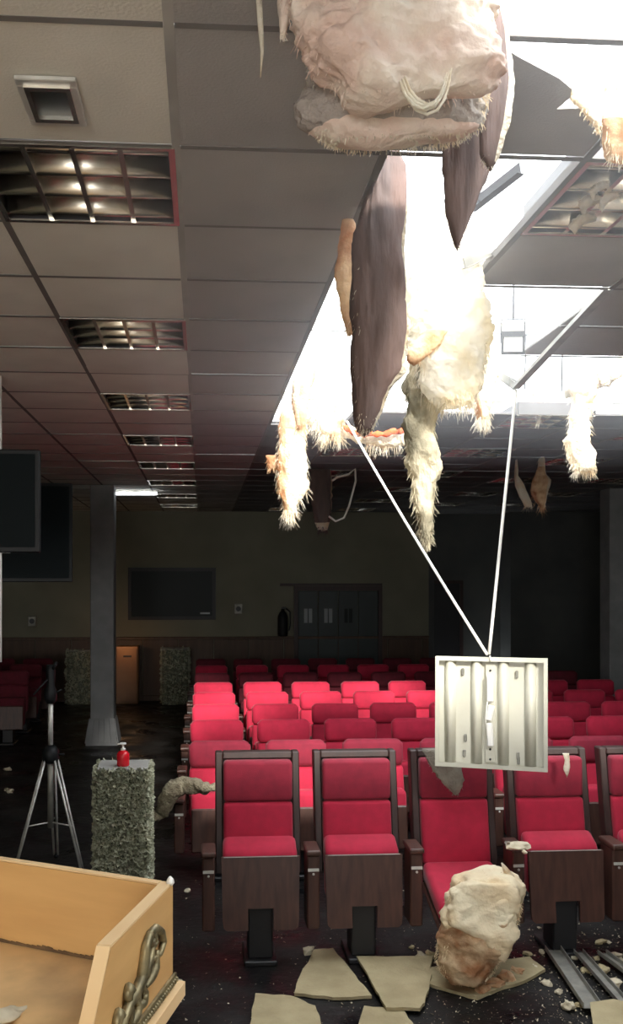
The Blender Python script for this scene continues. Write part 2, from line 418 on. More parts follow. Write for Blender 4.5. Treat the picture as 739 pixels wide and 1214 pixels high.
def make_rear(mr, mh):
    root = empty('theatre_seat')
    b = MB(); cushion(b, -.222, .222, -.05, .05, .735, .935, .04); o = b.build('headrest', mh, root, True); lean(o, .1, .74)
    for v in o.data.vertices:
        v.co.y += .07
        if v.co.z > .9 and abs(v.co.x) > .15: v.co.z -= (abs(v.co.x) - .15) * .3
    b = MB(); cushion(b, -.222, .222, -.05, .05, .40, .738, .03); o = b.build('backrest', mr, root, True); lean(o, .24, .40)
    b = MB(); b.box(-.2, .2, .052, .075, .35, .86, .01); o = b.build('back_shell', M['wood'], root); lean(o, .16, .4)
    b = MB(); cushion(b, -.205, .205, -.22, -.08, .24, .60, .035); o = b.build('seat_cushion', mr, root, True); lean(o, .12, .24)
    b = MB(); b.box(-.2, .2, -.245, -.222, .2, .5, .01); o = b.build('seat_panel', M['wood'], root); lean(o, .1, .2)
    arm(root, -.2835, .58); ped(root)
    return root
fx = [.316 + .567 * k for k in range(5)]
fs = make_front(); fd = make_front(True)
flabs = ['red seat in a dark wood frame, leftmost of the framed front row', 'framed red front-row seat, second from the left aisle, tipped up', 'framed red front-row seat folded down behind the slumped wool, under the hanging light tray',
         'framed red front-row seat with a white scrap on its headrest, right of the light tray', 'framed red front-row seat cut by the right edge of the photo']
for k, X in enumerate(fx):
    o = fd if k == 2 else (fs if k == 0 else copy_tree(fs))
    o.location = (X, 5.40, 0)
    tag(o, flabs[k], 'seat', 'framed seats of the front row')
    if k == 4: pass
RY = [6.9, 7.95, 8.95, 9.95, 10.95, 12.1, 13.2, 14.3]
rw = ['second', 'third', 'fourth', 'fifth', 'sixth', 'seventh', 'eighth', 'last']
cw = ['first', 'second', 'third', 'fourth', 'fifth', 'sixth', 'seventh', 'eighth', 'ninth', 'tenth', 'eleventh']
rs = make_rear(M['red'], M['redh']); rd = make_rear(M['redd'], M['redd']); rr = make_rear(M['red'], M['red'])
ub = {}
for r, Y in enumerate(RY):
    for k in range(10):
        X = .12 + .567 * k
        zc = Y * math.cos(YAW) + X * math.sin(YAW); xc = X * math.cos(YAW) - Y * math.sin(YAW)
        if CX + F * (xc - .25) / zc > 739 or X > 5.0: continue
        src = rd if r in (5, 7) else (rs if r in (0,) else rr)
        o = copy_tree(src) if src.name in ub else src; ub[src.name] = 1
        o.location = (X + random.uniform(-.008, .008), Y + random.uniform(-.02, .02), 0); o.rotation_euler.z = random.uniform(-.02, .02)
        colr = 'shade-darkened maroon' if src is rd else 'bright red'
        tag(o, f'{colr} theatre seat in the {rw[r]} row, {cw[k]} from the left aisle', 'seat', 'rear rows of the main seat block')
for r, Y in enumerate([12.6, 13.6, 14.6]):
    for k in range(2):
        X = -2.48 - .567 * k
        o = copy_tree(rd); o.location = (X, Y, 0)  # left block takes the shade-darkened velvet too
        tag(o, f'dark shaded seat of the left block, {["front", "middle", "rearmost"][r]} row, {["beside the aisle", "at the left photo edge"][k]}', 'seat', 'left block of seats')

# ------------------------------------------------------------------ columns
def column(x0, x1, zc, lab):
    a = W((x0 - CX) / F * zc, zc, 0); b_ = W((x1 - CX) / F * zc, zc, 0)
    wd = (b_ - a).length; c = (a + b_) / 2
    root = empty('column', (c.x, c.y + wd / 2, 0)); tag(root, lab, 'column')
    h = wd / 2
    MB().box(-h, h, -h, h, .30, CEIL - .006, .012).build('shaft', M['column'], root)
    b = MB(); n = 5
    for s_ in range(4):      # flared, ribbed foot
        for q in range(n):
            t0 = -1 + 2 * q / n + .02; t1 = -1 + 2 * (q + 1) / n - .02
            bot = h * 1.35; top = h * 1.02
            def pt(t, e, z): 
                v = Vector((t * e, -e, z)); return Matrix.Rotation(s_ * math.pi / 2, 3, 'Z') @ v
            A = [pt(t0, bot, .03), pt(t1, bot, .03), pt(t1, top, .34), pt(t0, top, .34)]
            nrm = (A[1] - A[0]).cross(A[3] - A[0]).normalized()
            b.prism(A, nrm * .012)
    b.box(-h * 1.34, h * 1.34, -h * 1.34, h * 1.34, .001, .03)
    b.prism([Vector((-h * 1.33, -h * 1.33, .03)), Vector((h * 1.33, -h * 1.33, .03)), Vector((h * 1.33, h * 1.33, .03)), Vector((-h * 1.33, h * 1.33, .03))], Vector((0, 0, .001)))
    core = MB(); 
    v = [b.bm.verts.new(p) for p in ((-h*1.33, -h*1.33, .03), (h*1.33, -h*1.33, .03), (h*1.33, h*1.33, .03), (-h*1.33, h*1.33, .03), (-h*1.01, -h*1.01, .34), (h*1.01, -h*1.01, .34), (h*1.01, h*1.01, .34), (-h*1.01, h*1.01, .34))]
    for f in ((0, 1, 5, 4), (1, 2, 6, 5), (2, 3, 7, 6), (3, 0, 4, 7), (4, 5, 6, 7)): b.bm.faces.new([v[q] for q in f])
    core.bm.free()
    b.build('flared_foot', M['column'], root)
    return root
column(107, 135, 12.2, 'grey square column with a flared ribbed foot at the left aisle')
column(723, 752, 12.6, 'grey column standing at the right edge of the photo behind the seats')
# glowing strip on the ceiling beside the left column
p0 = P(133, 583, 13.0); p1 = P(186, 583, 13.0); p0.z = p1.z = CEIL - .045
tl = empty('glow_strip'); tag(tl, 'glowing white strip under the ceiling beside the left column', 'tube light')
MB().tube([p0, p1], .016, 8).build('lamp_tube', M['tube'], tl)
MB().tube([p0 + Vector((0, 0, .03)), p1 + Vector((0, 0, .03))], .014, 6).build('batten', M['white'], tl)
tp = (p0 + p1) / 2

# ------------------------------------------------------------------ rear wall fittings
def rect_px(x0, x1, y0, y1, zc=16.75):
    a = P(x0, y1, zc); b_ = P(x1, y0, zc); return a.x, b_.x, a.z, b_.z
x0, x1, z0, z1 = rect_px(152, 256, 673, 735)
wdw = empty('window_1'); wdw['kind'] = 'structure'
b = MB(); t = .06
b.box(x0, x1, YB - .05, YB - .001, z0, z0 + t).box(x0, x1, YB - .05, YB - .001, z1 - t, z1).box(x0, x0 + t, YB - .05, YB - .001, z0 + t, z1 - t).box(x1 - t, x1, YB - .05, YB - .001, z0 + t, z1 - t)
b.build('window_frame', M['black'], wdw)
MB().box(x0 + t, x1 - t, YB - .02, YB - .005, z0 + t, z1 - t).build('window_glass', M['glass'], wdw)
ms = MB(); ms.box(x0 + .9 * (x1 - x0) - .12, x0 + .9 * (x1 - x0) + .05, YB - .035, YB - .021, z0 + .1, z0 + .13).build('ledge_label', M['pane'], wdw)
x0, x1, z0, z1 = rect_px(350, 457, 695, 775)
dr = empty('door_1'); dr['kind'] = 'structure'
b = MB(); b.box(x0, x0 + .07, YB - .06, YB - .001, .001, z1).box(x1 - .07, x1, YB - .06, YB - .001, .001, z1).box(x0 + .07, x1 - .07, YB - .06, YB - .001, z1 - .08, z1).box(x0 - .25, x1, YB - .055, YB - .002, z1 + .002, z1 + .05)
b.build('door_frame', M['fwood'], dr)
nl = 4; ww = (x1 - x0 - .14) / nl
for k in range(nl):
    a = x0 + .07 + k * ww
    lf = MB().box(a + .006, a + ww - .006, YB - .045, YB - .002, .01, z1 - .085, .004).build('door_leaf', M['door'], dr)
    if k in (0, 1, 2):
        zz0 = CAMZ - 49 * 16.75 / F; zz1 = CAMZ - 32 * 16.75 / F
        MB().box(a + ww * .3, a + ww * .7, YB - .052, YB - .0451, zz0, zz1).build('door_pane', M['pane'] if k in (0,1) else M['glass'], lf)
        MB().box(a + ww * .47, a + ww * .53, YB - .058, YB - .0521, zz0, zz1).build('pane_divider', M['door'], lf)
x0, x1, z0, z1 = rect_px(516, 563, 688, 775, 16.75)
d2 = empty('door_2'); d2['kind'] = 'structure'
MB().box(x0 + .06, x1 - .06, YB + .31, YB + .345, .01, z1 - .06).build('door_leaf', M['black'], d2)
MB().box(x0, x0 + .06, YB + .29, YB + .348, .01, z1).box(x1 - .06, x1, YB + .29, YB + .348, .01, z1).box(x0 + .06, x1 - .06, YB + .29, YB + .348, z1 - .06, z1).build('door_frame', M['fwood'], d2)
# small wall objects
def wall_thing(name, px_, py_, wpx, hpx, label, cat, mbf):
    c = P(px_, py_, 16.75); o = empty(name, (c.x, YB - .002, c.z)); tag(o, label, cat); mbf(o); return o
def f_speaker(o):
    MB().box(-.07, .07, -.08, 0, -.09, .09, .01).build('casing', M['dgrey'], o)
    g = MB().lathe([(.045, 0), (.045, .006)], 16).build('cone_grille', M['black'], o); g.rotation_euler = (R(90), 0, 0); g.location = (0, -.081, 0)
wall_thing('wall_speaker', 283, 722, 10, 12, 'small grey wall speaker between the dark window and the doors', 'speaker', f_speaker)
wall_thing('wall_control', 40, 736, 8, 10, 'small grey control box on the left of the rear wall', 'control box', f_speaker)
def f_ext(o):
    MB().lathe([(.03, -.25), (.085, -.24), (.09, -.2), (.09, .1), (.06, .17), (.03, .2), (.03, .23)], 16).build('cylinder', M['blackp'], o)
    MB().box(-.02, .06, -.02, .02, .23, .27, .005).build('valve', M['black'], o)
    MB().tube([(.05, 0, .25), (.13, 0, .18), (.13, 0, -.05), (.11, 0, -.15)], .014, 6).build('hose', M['black'], o)
    for ch in o.children: ch.location.y = -.1
wall_thing('fire_extinguisher', 336, 738, 14, 30, 'dark cylinder extinguisher hung on the wall left of the doors', 'extinguisher', f_ext)
# added box in place of a warm-lit wainscot patch, behind the left column
c0 = W((138 - CX) / F * 16.4, 16.4, 0); c1 = W((164 - CX) / F * 16.4, 16.4, 0)
cb = empty('lit_patch_box', ((c0.x + c1.x) / 2, 16.62, 0)); tag(cb, 'cabinet-shaped box added for a warm-lit wainscot patch behind the left column', 'cabinet')
hw = (c1.x - c0.x) / 2
MB().box(-hw, hw, -.18, .2, .001, .98, .008).build('body', M['pbox'], cb)
dd = MB().box(-hw + .02, hw - .02, -.2, -.181, .05, .94, .004).build('door', M['pbox'], cb)
MB().box(-.06, .08, -.206, -.2005, .80, .83).build('label_plate', M['black'], dd)
wl = bpy.data.lights.new('added_warm_glow', 'POINT'); wl.energy = 2.2; wl.color = (1, .55, .25); wl.shadow_soft_size = .05  # added unseen point light that makes the warm glow on the box
wo = bpy.data.objects.new('added_warm_glow', wl); wo.location = (c0.x + .16, 16.1, 1.05); COL.objects.link(wo)

# ------------------------------------------------------------------ hanging screens at the left
def screen(x1p, y0p, y1p, zc, wid, lab, ang):
    tr = P(x1p, y0p, zc); br = P(x1p, y1p, zc); h = tr.z - br.z
    o = empty('hanging_screen', (tr.x, tr.y, br.z), ang); tag(o, lab, 'screen')
    MB().box(-wid, 0, 0, .05, 0, h, .006).build('casing', M['blackp'], o)
    MB().box(-wid + .025, -.025, -.002, -.0002, .03, h - .025).build('display', M['screen'], o)
    MB().box(-wid / 2 - .02, -wid / 2 + .02, .05, .09, h * .4, CEIL - br.z - .006).build('ceiling_arm', M['black'], o)
    return o
screen(47, 533, 655, 5.5, 1.0, 'black wide screen hanging near the left edge, the nearer of two', 0)
screen(86, 573, 690, 7.6, 1.25, 'larger dark screen hanging behind the nearer one at left', .1)
c = P(-1, 600, 5.75)
pl = empty('ceiling_pole', (c.x, c.y, 0)); tag(pl, 'thin white pole hanging from the ceiling at the extreme left edge', 'pole')
MB().tube([(0, 0, 1.6), (0, 0, CEIL - .006)], .016, 8).build('pole', M['white'], pl)
MB().tube([(0, 0, 2.262), (.065, -.0, 2.262)], .009, 6).build('side_hook', M['white'], pl)

# ------------------------------------------------------------------ tripod
o = W((60 - CX) / F * 6.94, 6.94, 0)
tr = empty('tripod', o, 0); tag(tr, 'silver-legged black lighting tripod standing left of the moss plinth', 'tripod')
apex = .83
feet = [(-.235, .1), (-.14, -.14), (.19, -.16), (.24, .06)]
feet = [(-.235, -.10), (.235, -.10), (0, .26)]
b = MB(); b.tube([(0, 0, .3), (0, 0, .9)], .022, 10); b.build('centre_tube', M['dgrey'], tr)
for fxx, fyy in feet:
    d = Vector((fxx, fyy, 0)); s_ = Vector((-fyy, fxx, 0)).normalized() * .014
    lg = MB(); a = Vector((fxx * .16, fyy * .16, apex - .02)); e = Vector((fxx, fyy, .03))
    lg.tube([a + s_ * 1.6, e + s_], .0085, 8); lg.tube([a - s_ * 1.6, e - s_], .0085, 8)
    L_ = lg.build('leg', M['silver'], tr)
    ft = MB(); ft.ball((fxx, fyy, .02), .02, sub=1); ft.build('rubber_foot', M['blackp'], L_)
    st = MB(); st.tube([(0, 0, .34), a.lerp(e, .62)], .006, 6); st.build('brace', M['silver'], tr)
b = MB(); b.lathe([(.05, apex - .06), (.062, apex - .03), (.062, apex + .03), (.03, apex + .07)], 14); b.tube([(.05, 0, apex), (.1, 0, apex)], .01, 6); b.build('spider', M['blackp'], tr)
b = MB(); b.tube([(0, 0, .9), (0, 0, 1.22)], .0185, 10); b.build('column_pole', M['silver'], tr)
b = MB(); b.lathe([(.03, 1.2), (.045, 1.23), (.045, 1.29), (.03, 1.33), (.036, 1.44), (.03, 1.48)], 12); b.tube([(.02, 0, 1.27), (.08, 0, 1.30)], .008, 6); b.tube([(0, 0, 1.42), (.05, -.05, 1.5)], .012, 6); b.build('pan_head', M['blackp'], tr)
b = MB(); b.tube([(0.0, 0, 1.4), (-.1, -.12, 1.28)], .008, 6); b.build('pan_handle', M['blackp'], tr)

# ------------------------------------------------------------------ moss plinths
def plinth(x0, x1, ytop, zc, lab, npet, size):
    a = W((x0 - CX) / F * zc, zc, 0); b_ = W((x1 - CX) / F * zc, zc, 0); wd = (b_ - a).length
    h = CAMZ - (ytop - CY) / F * zc
    o = empty('flower_plinth', ((a.x + b_.x) / 2, (a.y + b_.y) / 2 + wd / 2, 0), 0); tag(o, lab, 'plinth')
    q = wd / 2 - .02
    MB().box(-q, q, -q, q, .001, h - .02).build('core', M['leafd'], o)
    MB().box(-q - .004, q + .004, -q - .004, q + .004, h - .0195, h - .004, .003).build('top_plate', M['slab'], o)
    bm = bmesh.new(); rnd = random.Random(int(x0))
    for n in range(npet):
        s_ = rnd.choice((0, 0, 0, 1, 2, 3)); t = rnd.uniform(-q, q); z_ = rnd.uniform(.02, h - .005)
        rot = Matrix.Rotation(s_ * math.pi / 2, 3, 'Z')
        base = rot @ Vector((t, -q, z_)); nrm = rot @ Vector((0, -1, 0))
        d = (nrm + Vector((rnd.uniform(-1, 1), rnd.uniform(-1, 1), rnd.uniform(-1, 1)))).normalized()
        u = d.orthogonal().normalized(); u.rotate(Matrix.Rotation(rnd.uniform(0, 6.28), 3, d)); s2 = size * rnd.uniform(.6, 1.3)
        p = [base - u * s2 * .25, base + d * s2 * .55 + u * s2 * .45 , base + d * s2 * 1.0, base + d * s2 * .55 - u * s2 * .45]
        cc = d.cross(u) * s2 * .22
        vs = [bm.verts.new(p[0]), bm.verts.new(p[1] + cc), bm.verts.new(p[2]), bm.verts.new(p[3] + cc)]
        bm.faces.new(vs[:3]); bm.faces.new((vs[0], vs[2], vs[3]))
    me = bpy.data.meshes.new('petals'); bm.to_mesh(me); bm.free(); me.materials.append(M['leaf'])
    pt = bpy.data.objects.new('petals', me); COL.objects.link(pt); pt.parent = o; pt['kind'] = 'stuff'
    return o, h
pn, ph = plinth(110, 178, 912, 6.0, 'grey-green flower-covered plinth with a red pump bottle on top', 9000, .032)
plinth(78, 107, 771, 16.2, 'distant flower-covered plinth left of the column by the rear wall', 1200, .05)
plinth(191, 224, 769, 16.2, 'distant flower-covered plinth between the column and the seat rows', 1200, .05)
bt = empty('pump_bottle', (pn.location.x + .0, pn.location.y - .05, ph - .003)); tag(bt, 'red pump bottle with a white pump standing on the near plinth', 'bottle')
MB().lathe([(.036, 0), (.04, .006), (.04, .075), (.03, .092), (.015, .1)], 18).build('bottle_body', M['bottle'], bt)
MB().lathe([(.016, .1), (.016, .112), (.007, .114), (.007, .135), (.02, .137), (.02, .147)], 14).tube([(0, 0, .143), (-.035, -.01, .140)], .006, 6).build('pump', M['white'], bt)

# ------------------------------------------------------------------ wool helpers
def fr(p, s, seed=0):
    return noise.fractal(Vector(p) * s + Vector((seed * 7.3, seed * 3.1, seed)), 1.0, 2.0, 4)
def fibres(parent, pts, n, length, mtl, seed, wid=.004, down=1.0, name='loose_fibres'):
    n = int(n * 2.6); wid *= .3; length *= .75
    rnd = random.Random(seed); bm = bmesh.new()
    for k in range(n):
        p, nr = rnd.choice(pts)
        L_ = length * rnd.uniform(.3, 1.2) * (rnd.random() ** .5)
        d = (nr * rnd.uniform(.05, .7) + Vector((rnd.uniform(-.35, .35), rnd.uniform(-.35, .35), -down * rnd.uniform(.5, 1.6)))).normalized()
        side = d.orthogonal().normalized(); side.rotate(Matrix.Rotation(rnd.uniform(0, 3.14), 3, d))
        w0 = wid * rnd.uniform(.5, 1.6); c_ = p - nr * .01; prev = None; s_ = 3
        for q in range(s_ + 1):
            t = q / s_; ww_ = w0 * (1 - t) + .0006
            a = bm.verts.new(c_ - side * ww_); b2 = bm.verts.new(c_ + side * ww_)
            if prev: bm.faces.new((prev[0], prev[1], b2, a))
            prev = (a, b2); d = (d + Vector((rnd.uniform(-.25, .25), rnd.uniform(-.25, .25), -.12 * down))).normalized(); c_ = c_ + d * L_ / s_
    me = bpy.data.meshes.new(name); bm.to_mesh(me); bm.free(); me.materials.append(mtl)
    o = bpy.data.objects.new(name, me); COL.objects.link(o); o.parent = parent; o['kind'] = 'stuff'; return o
def wool(name, rows, zc, thick, mats, label, cat, seed=1, amp=.3, nr=None, na=56, pick=None, nf=250, fl=.05, fmat=None, freq=1.0, group=None, fw=.004, down=1.0, sq=.75, edge=.25, dz=None, hf=1.0):
    """a torn slab: rows = (y px, left px, right px) at distance zc from the lens, real depth `thick`"""
    vs_f = .22 if mats[0] is M['paper'] else 1.0
    bs = lambda v: Vector((v.x, v.y, v.z * vs_f))
    rows = sorted(rows); ys = [r[0] for r in rows]
    nr = nr or max(14, int((ys[-1] - ys[0]) / 4))
    bm = bmesh.new(); rings = []; surf = []
    right = W(1, 0, 0); fwd = W(0, 1, 0)
    for i in range(nr + 1):
        t = i / nr; y = ys[0] + (ys[-1] - ys[0]) * t
        k = max(0, min(len(rows) - 2, sum(1 for q in ys if q <= y) - 1)); f = (y - ys[k]) / (ys[k + 1] - ys[k])
        l = rows[k][1] * (1 - f) + rows[k + 1][1] * f; r = rows[k][2] * (1 - f) + rows[k + 1][2] * f
        zz = zc + (dz(t) if dz else 0)
        A = P(l, y, zz); B = P(r, y, zz); c_ = (A + B) / 2; hw_ = (B - A).length / 2; ht = thick / 2 * (1 - .35 * abs(2 * t - 1) ** 4)
        ring = []
        ej = 1 + edge * fr((t * 9 * freq, 0, seed), 1, seed)
        for a in range(na):
            th = 2 * math.pi * a / na; ct, st = math.cos(th), math.sin(th)
            e = Vector((math.copysign(abs(ct) ** sq, ct), math.copysign(abs(st) ** sq, st)))
            side_e = 1 + edge * .6 * fr((t * 14 * freq, math.copysign(1, ct) * 3, 0), 1, seed + 3) * abs(ct)
            base = c_ + right * (hw_ * e.x * side_e) + fwd * (ht * e.y)
            nrm = (right * ct + fwd * st * 1.2).normalized()
            d = amp * ht * (fr(bs(base), 6 * freq, seed) + .5 * hf * fr(bs(base), 18 * freq, seed + 1) + .25 * hf * fr(bs(base), 45, seed + 2))
            ring.append(bm.verts.new(base + nrm * d + Vector((0, 0, amp * .4 * ht * fr(base, 12, seed + 5)))))
            if a % 2 == 0: surf.append((base.copy(), nrm.copy(), t, ct))
        rings.append(ring)
    for i in range(nr):
        for a in range(na):
            f = bm.faces.new((rings[i][a], rings[i][(a + 1) % na], rings[i + 1][(a + 1) % na], rings[i + 1][a])); f.smooth = True
            if pick: f.material_index = pick((i + .5) / nr, math.cos(2 * math.pi * (a + .5) / na), math.sin(2 * math.pi * (a + .5) / na))
    for rg, dd_ in ((rings[0], .0), (rings[-1], -.02)):
        cc = bm.verts.new(sum((v.co for v in rg), Vector()) / na + Vector((0, 0, dd_)))
        for a in range(na):
            f = bm.faces.new((rg[a], rg[(a + 1) % na], cc)); f.smooth = True
            if pick: f.material_index = pick(1 if rg is rings[-1] else 0, 0, -1)
    bmesh.ops.recalc_face_normals(bm, faces=bm.faces)
    me = bpy.data.meshes.new(name); bm.to_mesh(me); bm.free()
    for m in mats: me.materials.append(m)
    o = bpy.data.objects.new(name, me); COL.objects.link(o); tag(o, label, cat, group)
    if nf:
        edgep = [(p, n) for p, n, t, ct in surf if t > .93 or abs(ct) > .8]
        bot = [(p, n) for p, n, t, ct in surf if t > .93]
        fibres(o, edgep + bot * 3, nf, fl, fmat or mats[0], seed, fw, down)
    return o
H = 'hanging torn insulation'
# 1 big pale slab at the top
slab = wool('insulation_slab', [(-34, 350, 575), (40, 352, 584), (95, 362, 584), (118, 358, 583), (132, 352, 582), (150, 360, 575), (164, 382, 552), (170, 392, 500)], 2.1, .14,
     [M['woolp'], M['woolm']], 'large pale cream slab of torn insulation hanging at the top of the photo', 'insulation', 3, amp=.4, nf=1100, fl=.022, fmat=M['wool'], na=110, nr=70, edge=.04, fw=.0022, freq=1.2, pick=lambda t, c_, s: 1 if .55 < t < .93 and s < .2 else 0)
fold = wool('folded_layer', [(-34, 322, 578), (0, 330, 588), (40, 346, 590), (70, 354, 588), (84, 366, 586), (96, 384, 580), (108, 400, 560), (116, 420, 500)], 1.95, .16,
     [M['woolp']], None, None, 4, amp=.5, hf=.7, nf=160, fl=.03, na=110, nr=70, edge=.08, fw=.002, freq=1.1)
fold.parent = slab
b = MB()
for k_ in range(5):
    b.tube([P(x_ + k_ * 1.5, y_ + k_ * 2.2 * (1 if k_ % 2 else -.6), 1.83 + .004 * k_) for x_, y_ in ((474, 96), (480, 112), (490, 124), (502, 129), (514, 124), (522, 112), (527, 98), (530, 86))], [.002, .003, .0035, .003, .003, .003, .002, .001], 6)
ws = b.build('white_wisp', M['wool'], None, True); ws.parent = slab
# 2 its dark side flap to the right
wool('insulation_flap', [(-34, 560, 585), (40, 572, 604), (100, 574, 610), (150, 570, 602), (185, 570, 592), (194, 576, 588)], 2.16, .045,
     [M['paper'], M['wool']], 'thin grey flap with white torn edge hanging right of the large pale slab', 'insulation', 5, amp=.3, nf=160, fl=.03, fmat=M['wool'], pick=lambda t, c_, s: 1 if c_ > .35 else 0, na=64, edge=.15, fw=.002)
wool('insulation_flap', [(84, 540, 598), (150, 524, 596), (190, 525, 586), (225, 528, 572), (255, 530, 560), (288, 539, 546)], 2.34, .05,
     [M['paper'], M['wool']], 'dark pointed flap hanging in front of the bright hole under the pale slab', 'insulation', 6, amp=.35, nf=120, fl=.03, fmat=M['paper'], na=64, edge=.15, fw=.002)
# 3 long dark batt
wool('insulation_batt', [(180, 456, 472), (200, 448, 481), (240, 430, 484), (290, 420, 480), (340, 418, 484), (400, 418, 487), (440, 419, 480), (462, 420, 462), (490, 421, 450), (510, 424, 440)], 3.0, .14,
     [M['paper'], M['wool'], M['woolb']], 'long dark brown kraft-faced batt hanging through the middle of the hole', 'insulation', 8, amp=.28, nf=300, fl=.05, fmat=M['wool'],
     pick=lambda t, c_, s: 1 if c_ > .82 and t > .15 else 0, na=80, edge=.1, fw=.003)
wool('insulation_scrap', [(262, 405, 420), (285, 402, 424), (330, 398, 426), (365, 402, 424), (392, 410, 420)], 3.25, .06, [M['woolb']], 'orange-brown scrap hanging behind the left edge of the dark batt', 'insulation', 9, nf=120, fl=.04, na=32)
# 4 bright mass and the long tail
wool('insulation_mass', [(255, 515, 548), (285, 492, 560), (330, 484, 572), (380, 484, 576), (430, 488, 580), (462, 500, 570), (480, 520, 560)], 3.75, .22,
     [M['woolx']], 'bright bulging heap of pale wool spilling from the centre of the hole', 'insulation', 11, amp=.4, nf=600, fl=.08, na=80, edge=.15)
wool('insulation_tail', [(395, 492, 528), (430, 482, 524), (470, 480, 520), (520, 481, 518), (560, 484, 517), (600, 490, 516), (625, 497, 513), (640, 504, 509)], 3.85, .11,
     [M['woolt']], 'long ragged tail of wool hanging lowest from the centre of the hole', 'insulation', 12, amp=.5, nf=500, fl=.07, na=64, edge=.35)
wool('insulation_scrap', [(392, 505, 530), (410, 485, 522), (428, 482, 500)], 3.63, .06, [M['woolb']], 'rust-coloured twist of wool lying over the bright heap', 'insulation', 13, nf=60, fl=.03, na=32)
wool('insulation_fringe', [(415, 552, 592), (450, 548, 588), (480, 562, 582), (498, 568, 578)], 5.0, .12, [M['wool'], M['woolb']], 'yellow drooping fringe right of the bright heap', 'insulation', 14, nf=300, fl=.12, pick=lambda t, c_, s: 1 if c_ < -.3 else 0)
# left edge of the hole
wool('insulation_fringe', [(425, 362, 380), (455, 347, 372), (480, 346, 366), (505, 352, 362)], 5.6, .08, [M['woolb'], M['wool']], 'scorched fringe along the left edge of the hole', 'insulation', 15, nf=200, fl=.1, pick=lambda t, c_, s: 1 if c_ < -.2 else 0, na=40)
wool('insulation_batt', [(486, 334, 358), (510, 331, 361), (550, 329, 364), (580, 330, 364), (600, 336, 352), (612, 340, 348)], 6.9, .14, [M['wool'], M['woolb']], 'yellow and brown batt hanging left of the hole above the seats', 'insulation', 16, nf=400, fl=.14, pick=lambda t, c_, s: 1 if c_ < -.35 or t < .2 else 0, edge=.35, na=48)
wool('insulation_scrap', [(540, 316, 330), (555, 318, 331)], 6.95, .06, [M['woolb']], 'small brown tuft at the left of the yellow batt', 'insulation', 17, nf=60, fl=.08, na=24, nr=8)
wool('insulation_batt', [(556, 364, 392), (580, 366, 392), (605, 370, 392), (620, 374, 391), (628, 377, 388)], 10.6, .2, [M['paper'], M['wool']], 'dark short batt hanging beyond the hole with a looping white wire', 'insulation', 18, nf=200, fl=.12, pick=lambda t, c_, s: 1 if t > .88 or c_ > .9 else 0, na=40)
# sagging curtain along the far left rim
def sag(name, pts, zc, rad, m, label, seed, nf, fl, m2=None):
    n = 40; P3 = [P(x_, y_, zc) for x_, y_ in pts]; path = []
    for k in range(n + 1):
        t = k / n * (len(P3) - 1); i = min(int(t), len(P3) - 2); f = t - i
        path.append(P3[i].lerp(P3[i + 1], f) + Vector((0, .08 * noise.noise(Vector((k * .3, seed, 0))), 0)))
    b = MB(); b.tube(path, [rad * (1 + .45 * noise.noise(Vector((k * .5, seed, 3)))) for k in range(n + 1)], 14)
    for v in b.bm.verts: v.co += Vector((0, 0, 1)) * rad * .6 * fr(v.co, 14, seed)
    o = b.build(name, m, None, True); tag(o, label, 'insulation')
    fibres(o, [(p + Vector((0, .02 * noise.noise(p * 9), -rad * .6)), Vector((0, 0, -1))) for p in path if noise.noise(p * 5) > -.15], int(nf * .55), fl * .8, m2 or m, seed, .006)
    return o
sag('insulation_swag', [(352, 470), (362, 492), (378, 503), (398, 509), (420, 516), (450, 522), (480, 520)], 7.1, .045, M['wool'], 'sagging pale swag of wool along the far left rim of the hole', 21, 260, .22)
sag('insulation_swag', [(388, 496), (405, 507), (425, 514), (450, 515), (478, 511)], 7.0, .022, M['orange'], 'thin orange scorched strand lying on the pale swag', 22, 30, .05)
wool('insulation_fringe', [(478, 376, 404), (498, 376, 408), (515, 382, 402)], 7.0, .1, [M['wool'], M['woolb']], 'short ragged tufts over the left cord anchor', 'insulation', 23, nf=260, fl=.2, pick=lambda t, c_, s: 1 if c_ > .2 else 0, na=36)
# right-hand pieces
wool('insulation_batt', [(440, 690, 716), (462, 680, 706), (490, 676, 700), (515, 672, 700), (530, 668, 704), (548, 676, 706), (558, 682, 702)], 6.3, .14, [M['wool'], M['woolb']], 'twisted pale batt hanging at the right above the dark seats', 'insulation', 24, nf=350, fl=.1, pick=lambda t, c_, s: 1 if .1 < t < .35 and c_ > -.4 else 0, edge=.35, na=48, amp=.4)
sag('insulation_swag', [(680, 462), (700, 455), (722, 444), (748, 428)], 6.3, .06, M['wool'], 'pale wool draped along the rim at the far right', 25, 160, .12)
wool('insulation_scrap', [(455, 566, 584), (470, 568, 582), (490, 572, 578)], 7.15, .05, [M['wool']], 'small pointed tuft hanging from the far rim right of centre', 'insulation', 26, nf=80, fl=.12, na=24)
wool('insulation_scrap', [(462, 630, 648), (480, 634, 644), (497, 637, 641)], 7.2, .05, [M['wool']], 'thin pale tuft hanging above the right hanging cord', 'insulation', 27, nf=60, fl=.1, na=24)
wool('insulation_scrap', [(538, 641, 643), (560, 638, 646), (568, 632, 652), (580, 630, 650), (595, 636, 648), (602, 641, 645)], 9.6, .14, [M['woolb'], M['wool']], 'brown and white scrap hanging far back right of the cord', 'insulation', 28, nf=100, fl=.14, na=30, pick=lambda t, c_, s: 1 if c_ > .5 or t < .25 else 0)
wool('insulation_scrap', [(540, 612, 613), (565, 611, 614), (576, 612, 622), (590, 616, 628), (600, 622, 632)], 9.7, .08, [M['wool']], 'small white scrap beside the far brown one', 'insulation', 29, nf=60, fl=.1, na=24, nr=10)
